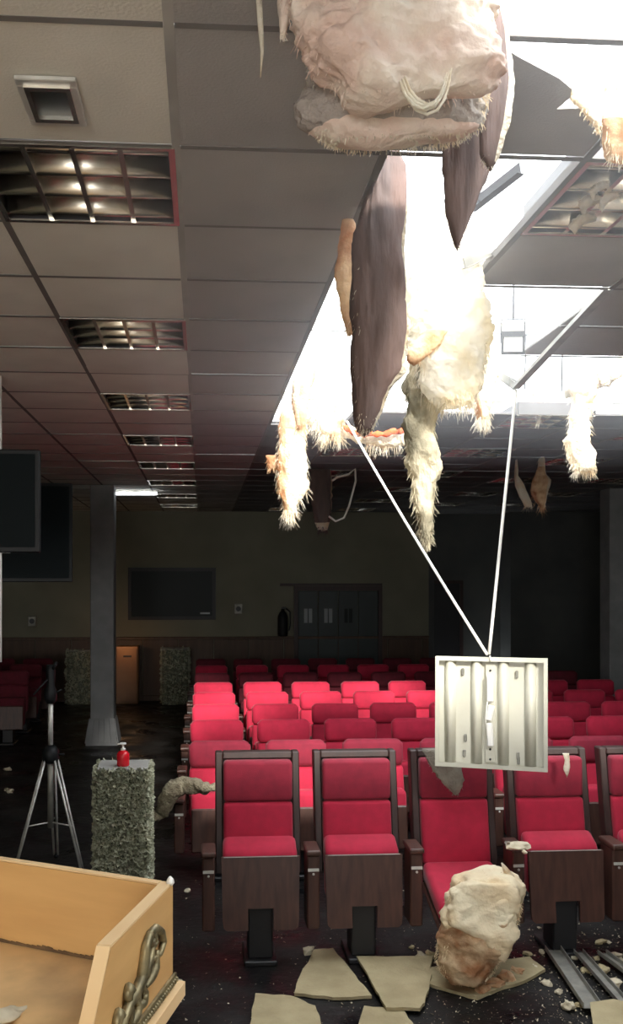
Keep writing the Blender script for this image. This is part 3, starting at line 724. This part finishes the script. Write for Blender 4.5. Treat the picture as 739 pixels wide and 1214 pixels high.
wool('insulation_scrap', [(78, 722, 760), (110, 716, 765), (140, 706, 770), (166, 714, 765), (186, 722, 752)], 2.5, .08, [M['wool'], M['woolb']], 'pale and rust scrap hanging at the upper right edge', 'insulation', 30, nf=240, fl=.04, pick=lambda t, c_, s: 1 if t > .62 else 0, na=40, fw=.002)
wool('insulation_scrap', [(104, 678, 700), (118, 676, 716), (130, 690, 716), (150, 706, 712)], 2.42, .03, [M['wool']], 'white torn shred beside the broken ceiling tile', 'insulation', 31, nf=160, fl=.03, na=30, fw=.002)
for n_, (x_, y_) in enumerate([(712, 222), (700, 240), (690, 262), (722, 236)]):
    wool('insulation_scrap', [(y_ - 7, x_ - 3, x_ + 12), (y_ - 1, x_ - 12, x_ + 12), (y_ + 3, x_ - 14, x_ + 2), (y_ + 9, x_ - 12, x_ - 4)], 1412 / (690 - y_) - .04, .04, [M['wool']],
         'scrap of wool caught on the louvred light at right, ' + ['uppermost', 'second down', 'lowest', 'rightmost'][n_], 'insulation', 40 + n_, nf=70, fl=.02, na=30, nr=16, edge=.6, amp=.8, group='wool scraps on the louvred light', fw=.002)
# thin strand at the top, left of the slab
b = MB(); b.tube([P(306, -20, 1.98), P(309, 30, 1.99), P(311, 60, 2.0), P(309, 92, 2.0)], [.007, .006, .004, .001], 6); o = b.build('wool_strand', M['wool'], None, True); tag(o, 'thin wisp of wool hanging left of the large pale slab', 'insulation')
wool('insulation_scrap', [(-30, 326, 352), (10, 330, 346), (38, 332, 340)], 2.0, .03, [M['woolp']], 'small frayed tuft at the upper left corner of the pale slab', 'insulation', 46, nf=90, fl=.03, na=24, fw=.002)

# wire loop beyond the hole
b = MB(); b.tube([P(x_, y_, 10.3) for x_, y_ in ((394, 570), (400, 566), (414, 562), (421, 556), (422, 570), (414, 600), (408, 614), (398, 618), (390, 612))], .012, 6)
tag(b.build('dangling_wire', M['cord']), 'white wire looping down beside the dark short batt', 'wire')

# ------------------------------------------------------------------ cords, sagging bars and the hanging light tray
TL, TR, BR, BL = P(515, 778, 5.22), P(648, 781, 5.04), P(649.5, 917, 5.0), P(516, 908, 5.2)
hook = P(580, 776, 5.12)
anchorR = P(612, 463, 5.23); anchorL = P(412, 500, 6.9)
def cord(a, b_, lab, sagv):
    pts = []
    for k in range(13):
        t = k / 12; p = a.lerp(b_, t); p.z -= sagv * 4 * t * (1 - t); pts.append(p)
    o = MB().tube(pts, .0085, 8).build('cord', M['cord'], None, True); tag(o, lab, 'cord'); return o
cord(anchorR, hook, 'right white cord running almost straight down to the hanging light tray', .0)
cord(anchorL, hook + Vector((-.01, 0, 0)), 'left white cord slanting down to the hanging light tray', .02)
ux = (TR - TL); Wd = ux.length; ux.normalize(); uz = (TL - BL).normalized(); un = ux.cross(uz).normalized()   # un points away from the lens
if un.y < 0: un = -un
tray = empty('light_tray', BL); tray.rotation_mode = 'QUATERNION'
uy = uz.cross(ux).normalized(); uz2 = ux.cross(uy).normalized()
tray.rotation_quaternion = Matrix((ux, uy, uz2)).transposed().to_quaternion()
tag(tray, 'cream metal light-fitting tray hanging face-out from two white cords', 'light fitting')
Hh = (TL - BL).length
b = MB(); b.box(0, Wd, .045, .05, 0, Hh)
b.box(0, .006, 0, .045, 0, Hh).box(Wd - .006, Wd, 0, .045, 0, Hh).box(.006, Wd - .006, 0, .045, 0, .006).box(.006, Wd - .006, 0, .045, Hh - .006, Hh)
b.box(.006, Wd - .006, 0, .004, Hh - .022, Hh - .006).box(.006, .02, 0, .004, .006, Hh - .022).box(Wd - .02, Wd - .006, 0, .004, .006, Hh - .022).box(.02, Wd - .02, 0, .004, .006, .022)
b.build('tray_body', M['tray'], tray)
for k, cx_ in enumerate((.13, .37, .61, .85)):         # raised fluted reflectors
    x_ = cx_ * Wd; m = MB(); n = 8; pr = []
    for q in range(n + 1):
        t = q / n; pr.append((x_ - .03 + .06 * t, .044 - .034 * math.sin(math.pi * t) ** .7))
    a = [m.bm.verts.new((p[0], p[1], .022)) for p in pr]; c_ = [m.bm.verts.new((p[0], p[1], Hh - .024)) for p in pr]
    for q in range(n): m.bm.faces.new((a[q], a[q + 1], c_[q + 1], c_[q])).smooth = True
    m.bm.faces.new(a); m.bm.faces.new(c_[::-1]); m.build('reflector_rib', M['tray'], tray)
m = MB().box(.45 * Wd, .54 * Wd, .03, .0445, .03, Hh - .03, .003).build('centre_channel', M['tray'], tray)
for (z0_, z1_, tilt) in ((.60, .84, 0), (.43, .57, .2), (.20, .41, -.05)):
    o = MB().box(-.017, .017, -.014, .014, -(z1_ - z0_) * Hh / 2, (z1_ - z0_) * Hh / 2, .005).build('ballast', M['ballast'], tray)
    o.location = (.495 * Wd, .014, (z0_ + z1_) / 2 * Hh); o.rotation_euler = (0, tilt, 0)
for (cx_, cz_) in ((.245, .86), (.73, .85), (.26, .12), (.74, .12), (.27, .26), (.745, .08)):
    m = MB(); m.box(cx_ * Wd - .007, cx_ * Wd + .007, .03, .0445, cz_ * Hh - .02, cz_ * Hh + .02, .003); m.build('lamp_holder', M['dgrey'], tray)
for cz_ in (.08, .17, .88):
    m = MB(); m.ball((.495 * Wd, .028, cz_ * Hh), .007, sub=1); m.build('screw', M['black'], tray)
m = MB(); m.tube([(.495 * Wd, .0, Hh - .02), (.497 * Wd, -.004, Hh + .01)], .004, 6); m.tube([(.47 * Wd, .0, Hh * .3), (.455 * Wd, .008, Hh * .45), (.475 * Wd, .005, Hh * .62)], .003, 6); m.build('loose_wire', M['cord'], tray)

def bar3(a, b_, name, lab, m='dgrey', wd=.024):
    d = (b_ - a); L_ = d.length; q = d.to_track_quat('X', 'Z')
    o = empty(name, a); o.rotation_mode = 'QUATERNION'; o.rotation_quaternion = q; tag(o, lab, 'ceiling bar')
    MB().box(0, L_, -wd / 2, wd / 2, -.002, .001).build('flange', M[m], o); MB().box(0, L_, -.002, .002, .001, .038).build('web', M[m], o)
    return o
bar3(Vector((gx(3), 3.96, CEIL)), anchorR + Vector((0, 0, .01)), 'sagging_bar', 'grey ceiling bar sagging from the right corner of the bright hole to the cord', wd=.04)
bar3(anchorR + Vector((0, .01, .005)), P(565, 428, 5.9), 'sagging_bar', 'short bent bar rising left from the right cord anchor')
bar3(P(612, 460, 5.3), P(560, 432, 5.5), 'sagging_bar', 'thin second bar crossing behind the right cord anchor')
bar3(P(552, 318, 3.6), P(588, 300, 3.75), 'sagging_bar', 'broken stub of bar in the bright hole above the heap', wd=.03)
bar3(P(560, 250, 3.3), P(618, 205, 3.1), 'roof_rod', 'dark slanting rod crossing the bright upper hole', 'black', .03)
for (x_, y0_, y1_, zc_, lab) in ((668, 380, 465, 6.475 / (math.cos(YAW) - (668 - CX) / F * math.sin(YAW)), 'thin hanger wire dropping at the right of the hole'), (624, 405, 462, 6.475 / (math.cos(YAW) - (624 - CX) / F * math.sin(YAW)), 'thin hanger wire between the floodlight and the cord anchor')):
    tag(MB().tube([Vector((P(x_, y0_, zc_).x, P(x_, y0_, zc_).y, RZ - .03)), P(x_, y0_, zc_), P(x_ - 2, y1_, zc_)], .006, 6).build('hanger_wire', M['black']), lab, 'wire')
# floodlight
fl_ = empty('floodlight', P(609, 406, 5.0)); fl_.rotation_euler = (R(8), 0, R(-8)); tag(fl_, 'small square black floodlight hanging in the bright hole above the right cord', 'floodlight')
b = MB(); s_ = .06
b.box(-s_, s_, 0, .03, -s_, -s_ + .014).box(-s_, s_, 0, .03, s_ - .03, s_).box(-s_, -s_ + .012, 0, .03, -s_ + .014, s_ - .03).box(s_ - .012, s_, 0, .03, -s_ + .014, s_ - .03)
b.build('housing', M['blackp'], fl_); MB().box(-s_ + .012, s_ - .012, .008, .02, -s_ + .014, s_ - .03).build('glass_face', M['flood'], fl_)
MB().box(-s_ * .9, s_ * .9, .031, .05, -s_ * .9, s_ * .9, .006).tube([(-s_, .02, 0), (-s_, .02, .12), (s_, .02, .12), (s_, .02, 0)], .005, 6).build('bracket', M['blackp'], fl_)
MB().tube([(0, .02, .12), (0, .05, .52)], .006, 6).build('drop_cable', M['black'], fl_)

# ------------------------------------------------------------------ lectern at lower left
def CF(xc, zc, z): return W(xc, zc, z)
drop = .65; zt = CAMZ - drop
Ax, Az = (205 - CX) / F * 2.06, 2.06
sd_ = Vector((-.2, -.98)).normalized()       # along the side panel, towards the lens
bd_ = Vector((-.909, .416)).normalized()     # along the back panel, to the left
nin = Vector((-sd_.y, sd_.x)); 
if nin.x > 0: nin = -nin                      # from the outer face of the side panel inwards
bin_ = Vector((bd_.y, -bd_.x)); 
if bin_.y > 0: bin_ = -bin_
lec = empty('lectern'); tag(lec, 'oak lectern with raised sides and carved gilt ornament at the lower left', 'lectern')
def LP(s_, inn, z): v = Vector((Ax, Az)) + sd_ * s_ + nin * inn; return CF(v.x, v.y, z)
def BP(l, inn, z): v = Vector((Ax, Az)) + bd_ * l + bin_ * inn; return CF(v.x, v.y, z)
T_ = .026; zl = 1.215
Ls = .367
# side panel (near edge slants out towards the reader)
sl = lambda z_: Ls + (zt - z_) * .78
b = MB(); A = [LP(0, 0, zt), LP(Ls, 0, zt), LP(sl(zl), 0, zl), LP(0, 0, zl)]
off = LP(0, T_, zt) - LP(0, 0, zt); b.prism(A, off); sp = b.build('side_panel', M['oak'], lec)
b = MB(); b.prism([LP(0, 0, zt + .001), LP(Ls, 0, zt + .001), LP(Ls, 0, zt + .005), LP(0, 0, zt + .005)], off); b.build('top_edging', M['oakl'], lec)
b = MB(); b.prism([LP(Ls + .0005, 0, zt + .004), LP(Ls + .005, 0, zt + .004), LP(sl(zl) + .005, 0, zl), LP(sl(zl) + .0005, 0, zl)], off); b.build('front_edging', M['oakl'], lec)
# back panel
b = MB(); offb = BP(0, T_ * .7, zt) - BP(0, 0, zt)
L0, L1 = .028, .95
b.prism([BP(L0, 0, zt - .001), BP(L1, 0, zt - .001), BP(L1, 0, zl), BP(L0, 0, zl)], offb); b.build('back_panel', M['oak'], lec)
b = MB(); b.prism([BP(L0, 0, zt), BP(L1, 0, zt), BP(L1, 0, zt + .004), BP(L0, 0, zt + .004)], offb); b.build('top_edging', M['oakl'], lec)
# left side panel, mirror
b = MB(); e1 = Vector((Ax, Az)) + bd_ * (L1 + .001)
sd2 = Vector((-.60, -.80)).normalized()
def LQ(s_, z): v = e1 + sd2 * s_; return CF(v.x, v.y, z)
b.prism([LQ(0, zt), LQ(Ls, zt), LQ(sl(zl), zl), LQ(0, zl)], BP(L1 + .03, 0, zt) - BP(L1, 0, zt)); b.build('side_panel', M['oak'], lec)
# reading board
offb_ = T_ * .7 + .0008
zr = zl + .015
b = MB(); b.prism([BP(.04, .02, zr), BP(L1, .02, zr), LQ(.46, zr - .02), LP(.50, T_ + .002, zr - .02)], Vector((0, 0, .012))); b.build('reading_board', M['oaks'], lec)
b = MB()
for k in range(60):
    l_ = .05 + k * .0148; h_ = .005 + .010 * abs(fr((l_ * 4, 0, 0), 2.0, 9)) + random.uniform(0, .0015)
    b.prism([BP(l_, offb_, zr + .0125), BP(l_ + .0148, offb_, zr + .0125), BP(l_ + .0148, offb_, zr + .0125 + h_), BP(l_, offb_, zr + .0125 + h_ * .8)], BP(0, .002, 0) - BP(0, 0, 0))
b.build('soot_line', M['soot'], lec)
# ledge below and stand
b = MB(); b.prism([LP(-.02, -.022, zl - .0005), LP(.56, -.022, zl - .0005), LQ(.5, zl - .0005), BP(L1 + .02, -.02, zl - .0005)], Vector((0, 0, -.03))); b.build('base_ledge', M['oakl'], lec)
b = MB(); b.prism([LP(.06, .07, zl - .031), LP(.42, .07, zl - .031), LQ(.36, zl - .031), BP(L1 - .06, .05, zl - .031)], Vector((0, 0, -(zl - .031 - .501)))); b.build('stand', M['oak'], lec)
# beading along the bottom of the side panel
b = MB(); b.prism([LP(-.004, -.001, zl + .002), LP(.55, -.001, zl + .002), LP(.55, -.001, zl + .024), LP(-.004, -.001, zl + .024)], LP(0, -.006, 0) - LP(0, 0, 0)); mo = b.build('moulding', M['gilt'], lec)
b = MB()
for k in range(46): 
    p = LP(.004 + k * .012, -.009, zl + .013); b.ball(p, .0055, sub=1, sc=(1, 1, 1.3))
b.build('beading', M['gilt'], mo)
# carved ornament: scroll stems and leaves on the outer face
def op(s_, z_, o_=-.004): return LP(s_, o_, z_)
def s_of(x_, y_):   # position on the panel of a pixel
    best = None
    k = (x_ - CX) / F
    s_ = (k * Az - Ax) / (sd_.x - k * sd_.y); zc_ = Az + sd_.y * s_; return s_, CAMZ - (y_ - CY) / F * zc_
def stroke(mb, pix, r0, r1):
    r0 *= 1.5; r1 *= 1.4
    pts = []
    for i in range(len(pix) - 1):
        for q in range(4):
            t = q / 4; pts.append((pix[i][0] * (1 - t) + pix[i + 1][0] * t, pix[i][1] * (1 - t) + pix[i + 1][1] * t))
    pts.append(pix[-1])
    mb.tube([op(*s_of(*p), -.005 - r0 * .3) for p in pts], [r0 + (r1 - r0) * abs(2 * k / (len(pts) - 1) - 1) ** 1.5 for k in range(len(pts))], 8)
b = MB()
stroke(b, [(176, 1138), (186, 1130), (190, 1116), (187, 1104), (180, 1100), (174, 1106), (173, 1116), (178, 1122), (182, 1116)], .006, .003)
stroke(b, [(173, 1106), (168, 1122), (166, 1140), (163, 1160), (156, 1176), (148, 1190), (142, 1206), (138, 1222)], .008, .006)
stroke(b, [(182, 1126), (180, 1146), (174, 1160), (168, 1170)], .007, .003)
stroke(b, [(178, 1112), (175, 1130), (170, 1150), (166, 1164)], .006, .003)
stroke(b, [(163, 1166), (168, 1176), (166, 1188), (160, 1194), (157, 1186)], .006, .003)
stroke(b, [(154, 1174), (148, 1170), (147, 1180), (150, 1190)], .007, .004)
stroke(b, [(160, 1186), (158, 1200), (152, 1212), (150, 1226)], .007, .004)
for (cx_, cy_, rx_, rz_) in ((181, 1112, .012, .02), (176, 1130, .012, .02), (172, 1148, .013, .022), (166, 1166, .014, .024), (160, 1184, .016, .024), (150, 1180, .014, .02), (152, 1202, .016, .024), (143, 1212, .016, .02)):
    p = op(*s_of(cx_, cy_), -.006); g = b.ball(p, 1, sub=2, sc=(rx_ * .45, rx_ * .8, rz_))
stroke(b, [(142, 1204), (136, 1200), (134, 1212), (136, 1224)], .007, .004)
b.build('carved_ornament', M['gilt'], lec)
# rubble left on the reading board
for k, (x_, y_, s_) in enumerate(((6, 1206, .03), (16, 1200, .022))):
    zc_ = (CAMZ - zr - .01) * F / (y_ - CY); p = P(x_, y_, zc_)
    b = MB(); vs = b.ball(p + Vector((0, 0, .004)), s_, sub=2, sc=(1, .8, .35))
    for v in vs: v.co += Vector((1, 1, .5)) * .01 * fr(v.co, 40, k)
    tag(b.build('plaster_lump', M['crumb']), ['larger', 'smaller'][k] + ' whitish plaster lump lying inside the lectern top', 'rubble')
tag(MB().ball(P(203, 1046, 2.06), .008, sub=2, sc=(1, 1, 1.2)) and None or MB().lathe([(.004, 0), (.009, .006), (.007, .014), (.002, .02)], 8, c=P(202, 1050, 2.05)).build('wax_drip', M['white']), 'small white blob stuck on the right corner of the lectern', 'blob')

# ------------------------------------------------------------------ wool heap on the floor, scraps on seats
wool('insulation_heap', [(1034, 572, 596), (1038, 556, 606), (1046, 540, 614), (1060, 530, 619), (1080, 527, 619), (1100, 524, 612), (1120, 517, 602), (1134, 514, 594), (1148, 518, 588), (1158, 530, 574)], 4.88, .28,
     [M['woolw'], M['woolb']], 'big cream and rust lump of wool slumped against the folded-down front seat', 'insulation', 50, amp=.42, freq=.7, hf=.4, nf=1800, fl=.03, pick=lambda t, c_, s: 1 if t > .42 + .12 * fr((c_ * 2, t * 1, s), 1.6, 3) else 0, na=90, nr=60, edge=.08, sq=.9, down=.5, fw=.003)
hp = bpy.data.objects['insulation_heap']
fl2 = wool('outer_layer', [(1046, 545, 604), (1056, 534, 614), (1075, 531, 617), (1092, 533, 614), (1108, 560, 612), (1124, 580, 606), (1136, 588, 600)], 4.78, .12, [M['woolw']], None, None, 55, amp=.5, hf=.45, nf=700, fl=.02, na=80, nr=50, edge=.12, fw=.002, freq=.9)
fl2.parent = hp
b = MB(); b.tube([P(609, 1054, 4.88), P(606, 1040, 4.88), P(599, 1030, 4.88), P(595, 1023, 4.88)], [.018, .02, .014, .004], 8); tag(b.build('wool_tuft', M['wool'], None, True), 'curled tuft poking up from the top right of the floor lump', 'insulation')
wool('insulation_scrap', [(888, 500, 526), (900, 506, 545), (915, 514, 550), (930, 526, 549), (939, 536, 545)], 5.42, .05, [M['woolg']], 'dusty grey scrap hung over the seat back behind the light tray', 'insulation', 51, nf=120, fl=.03, na=36, fw=.002)
wool('insulation_scrap', [(893, 667, 675), (902, 670, 676), (912, 668, 676), (918, 671, 674)], 5.44, .015, [M['wool']], 'tiny white scrap on the headrest of the seat right of the tray', 'insulation', 52, nf=0, na=16, nr=12)
# dusty twisted wool arm between plinth and front seats
path = [P(x_, y_, z_) for x_, y_, z_ in ((183, 970, 6.4), (192, 962, 6.4), (198, 948, 6.35), (206, 936, 6.3), (220, 931, 6.3), (236, 933, 6.25), (248, 934, 6.2), (258, 932, 6.2))]
pp = []
for i in range(len(path) - 1):
    for q in range(5): pp.append(path[i].lerp(path[i + 1], q / 5))
b = MB(); b.tube(pp, [.03 + .03 * math.sin(math.pi * min(1, k / len(pp) * 1.1)) + .012 * noise.noise(Vector((k * .4, 0, 0))) for k in range(len(pp))], 16)
for v in b.bm.verts: v.co += Vector((fr(v.co, 14, 2), fr(v.co, 14, 3), fr(v.co, 14, 4))) * .02
o = b.build('fallen_wool_roll', M['bark'], None, True); tag(o, 'dusty twisted roll of wool bent between the plinth and the seats', 'insulation')
fibres(o, [(p, Vector((0, -1, 0))) for p in pp], 160, .06, M['bark'], 5, .003)
# broken board pieces on the arm between third and fourth seats
def chunk(name, c, r, flatn, m, lab, seed, cat='rubble', group=None, parent=None):
    b = MB(); vs = b.ball((0, 0, 0), r, sub=2, sc=(1, .75, flatn))
    for v in vs: v.co *= 1 + .9 * noise.noise(v.co * (1.6 / r) + Vector((seed, seed * 2, 0)))
    for f in b.bm.faces: f.smooth = False
    o = b.build(name, m, parent); o.location = c; o.rotation_euler.z = seed
    tag(o, lab, cat, group); return o
chunk('board_fragment', W((612 - CX) / F * 5.2, 5.2, .648), .075, .28, M['crumb'], 'pale broken board piece on the armrest between the tray seat and its right neighbour', 3)
chunk('board_fragment', W((622 - CX) / F * 5.12, 5.12, .636), .02, .6, M['crumb'], 'small crumb beside the pale piece on the armrest', 5)
chunk('board_fragment', W((603 - CX) / F * 5.27, 5.27, .64), .03, .4, M['woolg'], 'dark grey crumb behind the pale piece on the armrest', 8)

# ------------------------------------------------------------------ fallen ceiling boards on the floor
polys = [([(372, 1129), (395, 1127), (422, 1160), (441, 1184), (395, 1186), (349, 1181), (356, 1160)], 'fallen board, three-sided, nearest in front of the second seat', 0.004),
         ([(423, 1137), (470, 1137), (514, 1136), (510, 1165), (504, 1190), (498, 1199), (458, 1198), (446, 1178)], 'fallen board standing out wedge-shaped left of the wool lump', .022),
         ([(508, 1150), (560, 1146), (598, 1141), (628, 1137), (647, 1152), (622, 1166), (590, 1176), (566, 1186), (530, 1176), (504, 1168)], 'long fallen board lying under the slumped wool lump', .004),
         ([(303, 1181), (345, 1184), (374, 1196), (382, 1222), (296, 1222)], 'fallen board cut by the bottom edge, left of the others', .004),
         ([(432, 1196), (478, 1200), (492, 1222), (424, 1222)], 'fallen board cut by the bottom edge under the wedge-shaped one', .004)]
for k, (pl_, lab, z_) in enumerate(polys):
    pts = [G(x_, y_, z_) for x_, y_ in pl_]
    # ragged outline
    rp = []
    for i in range(len(pts)):
        a, b_ = pts[i], pts[(i + 1) % len(pts)]
        for q in range(4):
            p = a.lerp(b_, q / 4); 
            if q: p += Vector((random.uniform(-1, 1), random.uniform(-1, 1), 0)) * .006
            rp.append(p)
    b = MB(); b.prism(rp, Vector((0, 0, .016)))
    tag(b.build('fallen_ceiling_tile', M['board']), lab, 'ceiling board', 'fallen ceiling boards')
# metal channels at the lower right
def channel(a, b_, wd, hh, lab, m='dgrey'):
    d = (b_ - a); L_ = d.length; o = empty('metal_channel', a, math.atan2(d.y, d.x)); tag(o, lab, 'metal channel', 'fallen metal channels')
    MB().box(0, L_, -wd / 2, wd / 2, 0, .003).build('web', M[m], o)
    for s_ in (-1, 1): MB().box(0, L_, s_ * wd / 2 - .002, s_ * wd / 2 + .002, .003, hh).build('flange', M[m], o)
    return o
channel(G(656, 1127, .03), G(703, 1196, .03), .085, .03, 'widest fallen grey metal channel, leftmost of the three')
channel(G(686, 1130, .03), G(744, 1196, .03), .05, .025, 'narrow fallen grey metal channel, middle of the three')
channel(G(714, 1131, .03), G(760, 1165, .03), .05, .025, 'fallen grey metal channel at the right photo edge')
pts = [G(x_, y_, .05) for x_, y_ in ((700, 1192), (728, 1188), (760, 1196), (770, 1240), (706, 1240))]
tag(MB().prism(pts, Vector((0, 0, .016))).build('fallen_ceiling_tile', M['board']), 'fallen board lying over the channels in the lower right corner', 'ceiling board', 'fallen ceiling boards')
# bigger rubble, one object each
spots = [(366, 1127, .035), (470, 1190, .02), (492, 1176, .03), (488, 1123, .02), (500, 1134, .045), (512, 1133, .035), (590, 1162, .02), (634, 1146, .03), (648, 1165, .03), (662, 1176, .022), (674, 1192, .045), (687, 1191, .03),
         (636, 1111, .02), (643, 1128, .02), (625, 1130, .02), (713, 1116, .035), (722, 1117, .02), (730, 1132, .035), (737, 1140, .03), (716, 1150, .04), (728, 1165, .045), (700, 1150, .03), (692, 1150, .02), (640, 1100, .015), (682, 1136, .02), (708, 1136, .02),
         (600, 1160, .06), (585, 1168, .05), (572, 1174, .05), (612, 1152, .04), (606, 1156, .02), (525, 1160, .02), (222, 1056, .03), (213, 1163, .02), (9, 912, .04), (12, 938, .045), (8, 936, .03), (148, 856, .0)]
where = ['on the wet floor', 'beside the fallen boards', 'near the slumped wool', 'near the metal channels']
for k, (x_, y_, r_) in enumerate(spots):
    if r_ == 0: continue
    o = chunk('rubble_piece', G(x_, y_, r_ * .35), r_, random.uniform(.4, .7), M['woolb'] if 26 <= k <= 29 else random.choice([M['crumb'], M['crumb'], M['board']]), None, k + 1)
    side = ('by the metal channels at lower right' if x_ > 650 else 'around the slumped wool lump' if x_ > 515 else 'between the fallen boards' if x_ > 300 else 'on the dark floor at left')
    tag(o, f'pale crumb of fallen ceiling lying {side}', 'rubble', f'pale crumbs {side}')
# tiny crumbs nobody could count
bm = bmesh.new(); rnd = random.Random(3)
for k in range(2200):
    if k < 700: x_, y_ = rnd.gauss(690, 45), rnd.uniform(1095, 1230)
    elif k < 1200: x_, y_ = rnd.uniform(490, 700), rnd.uniform(1100, 1225)
    else: x_, y_ = rnd.uniform(200, 760), rnd.uniform(1040, 1225)
    p = G(x_, y_, .003); r_ = rnd.uniform(.002, .011) * (rnd.random() ** .6)
    if p.y < 2.3: continue
    vs = [bm.verts.new(p + Vector((rnd.uniform(-1, 1), rnd.uniform(-1, 1), rnd.uniform(-.2, 1))) * r_) for q in range(4)]
    for f in ((0, 1, 2), (0, 2, 3), (0, 3, 1), (1, 3, 2)): bm.faces.new([vs[q] for q in f])
me = bpy.data.meshes.new('crumbs'); bm.to_mesh(me); bm.free(); me.materials.append(M['crumb'])
o = bpy.data.objects.new('crumbs', me); COL.objects.link(o); tag(o, 'fine pale crumbs scattered over the wet black floor', 'rubble', kind='stuff')

# ------------------------------------------------------------------ thin volume added for lens glare at the roof hole
GLARE = .16
b = MB(); b.box(-.3, 3.0, 1.2, 6.0, 2.5, CEIL + .4)
hm = bpy.data.materials.new('glare_haze'); hm.use_nodes = True; hn = hm.node_tree
hn.nodes.remove(hn.nodes['Principled BSDF']); vs_ = hn.nodes.new('ShaderNodeVolumeScatter'); vs_.inputs['Density'].default_value = GLARE; vs_.inputs['Anisotropy'].default_value = .35
tcg = hn.nodes.new('ShaderNodeNewGeometry'); sx_ = hn.nodes.new('ShaderNodeSeparateXYZ'); mr_ = hn.nodes.new('ShaderNodeMapRange')
hn.links.new(tcg.outputs['Position'], sx_.inputs[0]); hn.links.new(sx_.outputs['Z'], mr_.inputs[0])
mr_.inputs[1].default_value = 2.75; mr_.inputs[2].default_value = 3.4; mr_.inputs[3].default_value = 0; mr_.inputs[4].default_value = GLARE
hn.links.new(mr_.outputs[0], vs_.inputs['Density'])
vs_.inputs['Color'].default_value = (.9, .94, 1, 1)
hn.links.new(vs_.outputs[0], hn.nodes['Material Output'].inputs['Volume'])
if GLARE: tag(b.build('glare_haze', hm), 'thin bright haze volume added as lens glare under the roof hole', 'haze', kind='stuff')
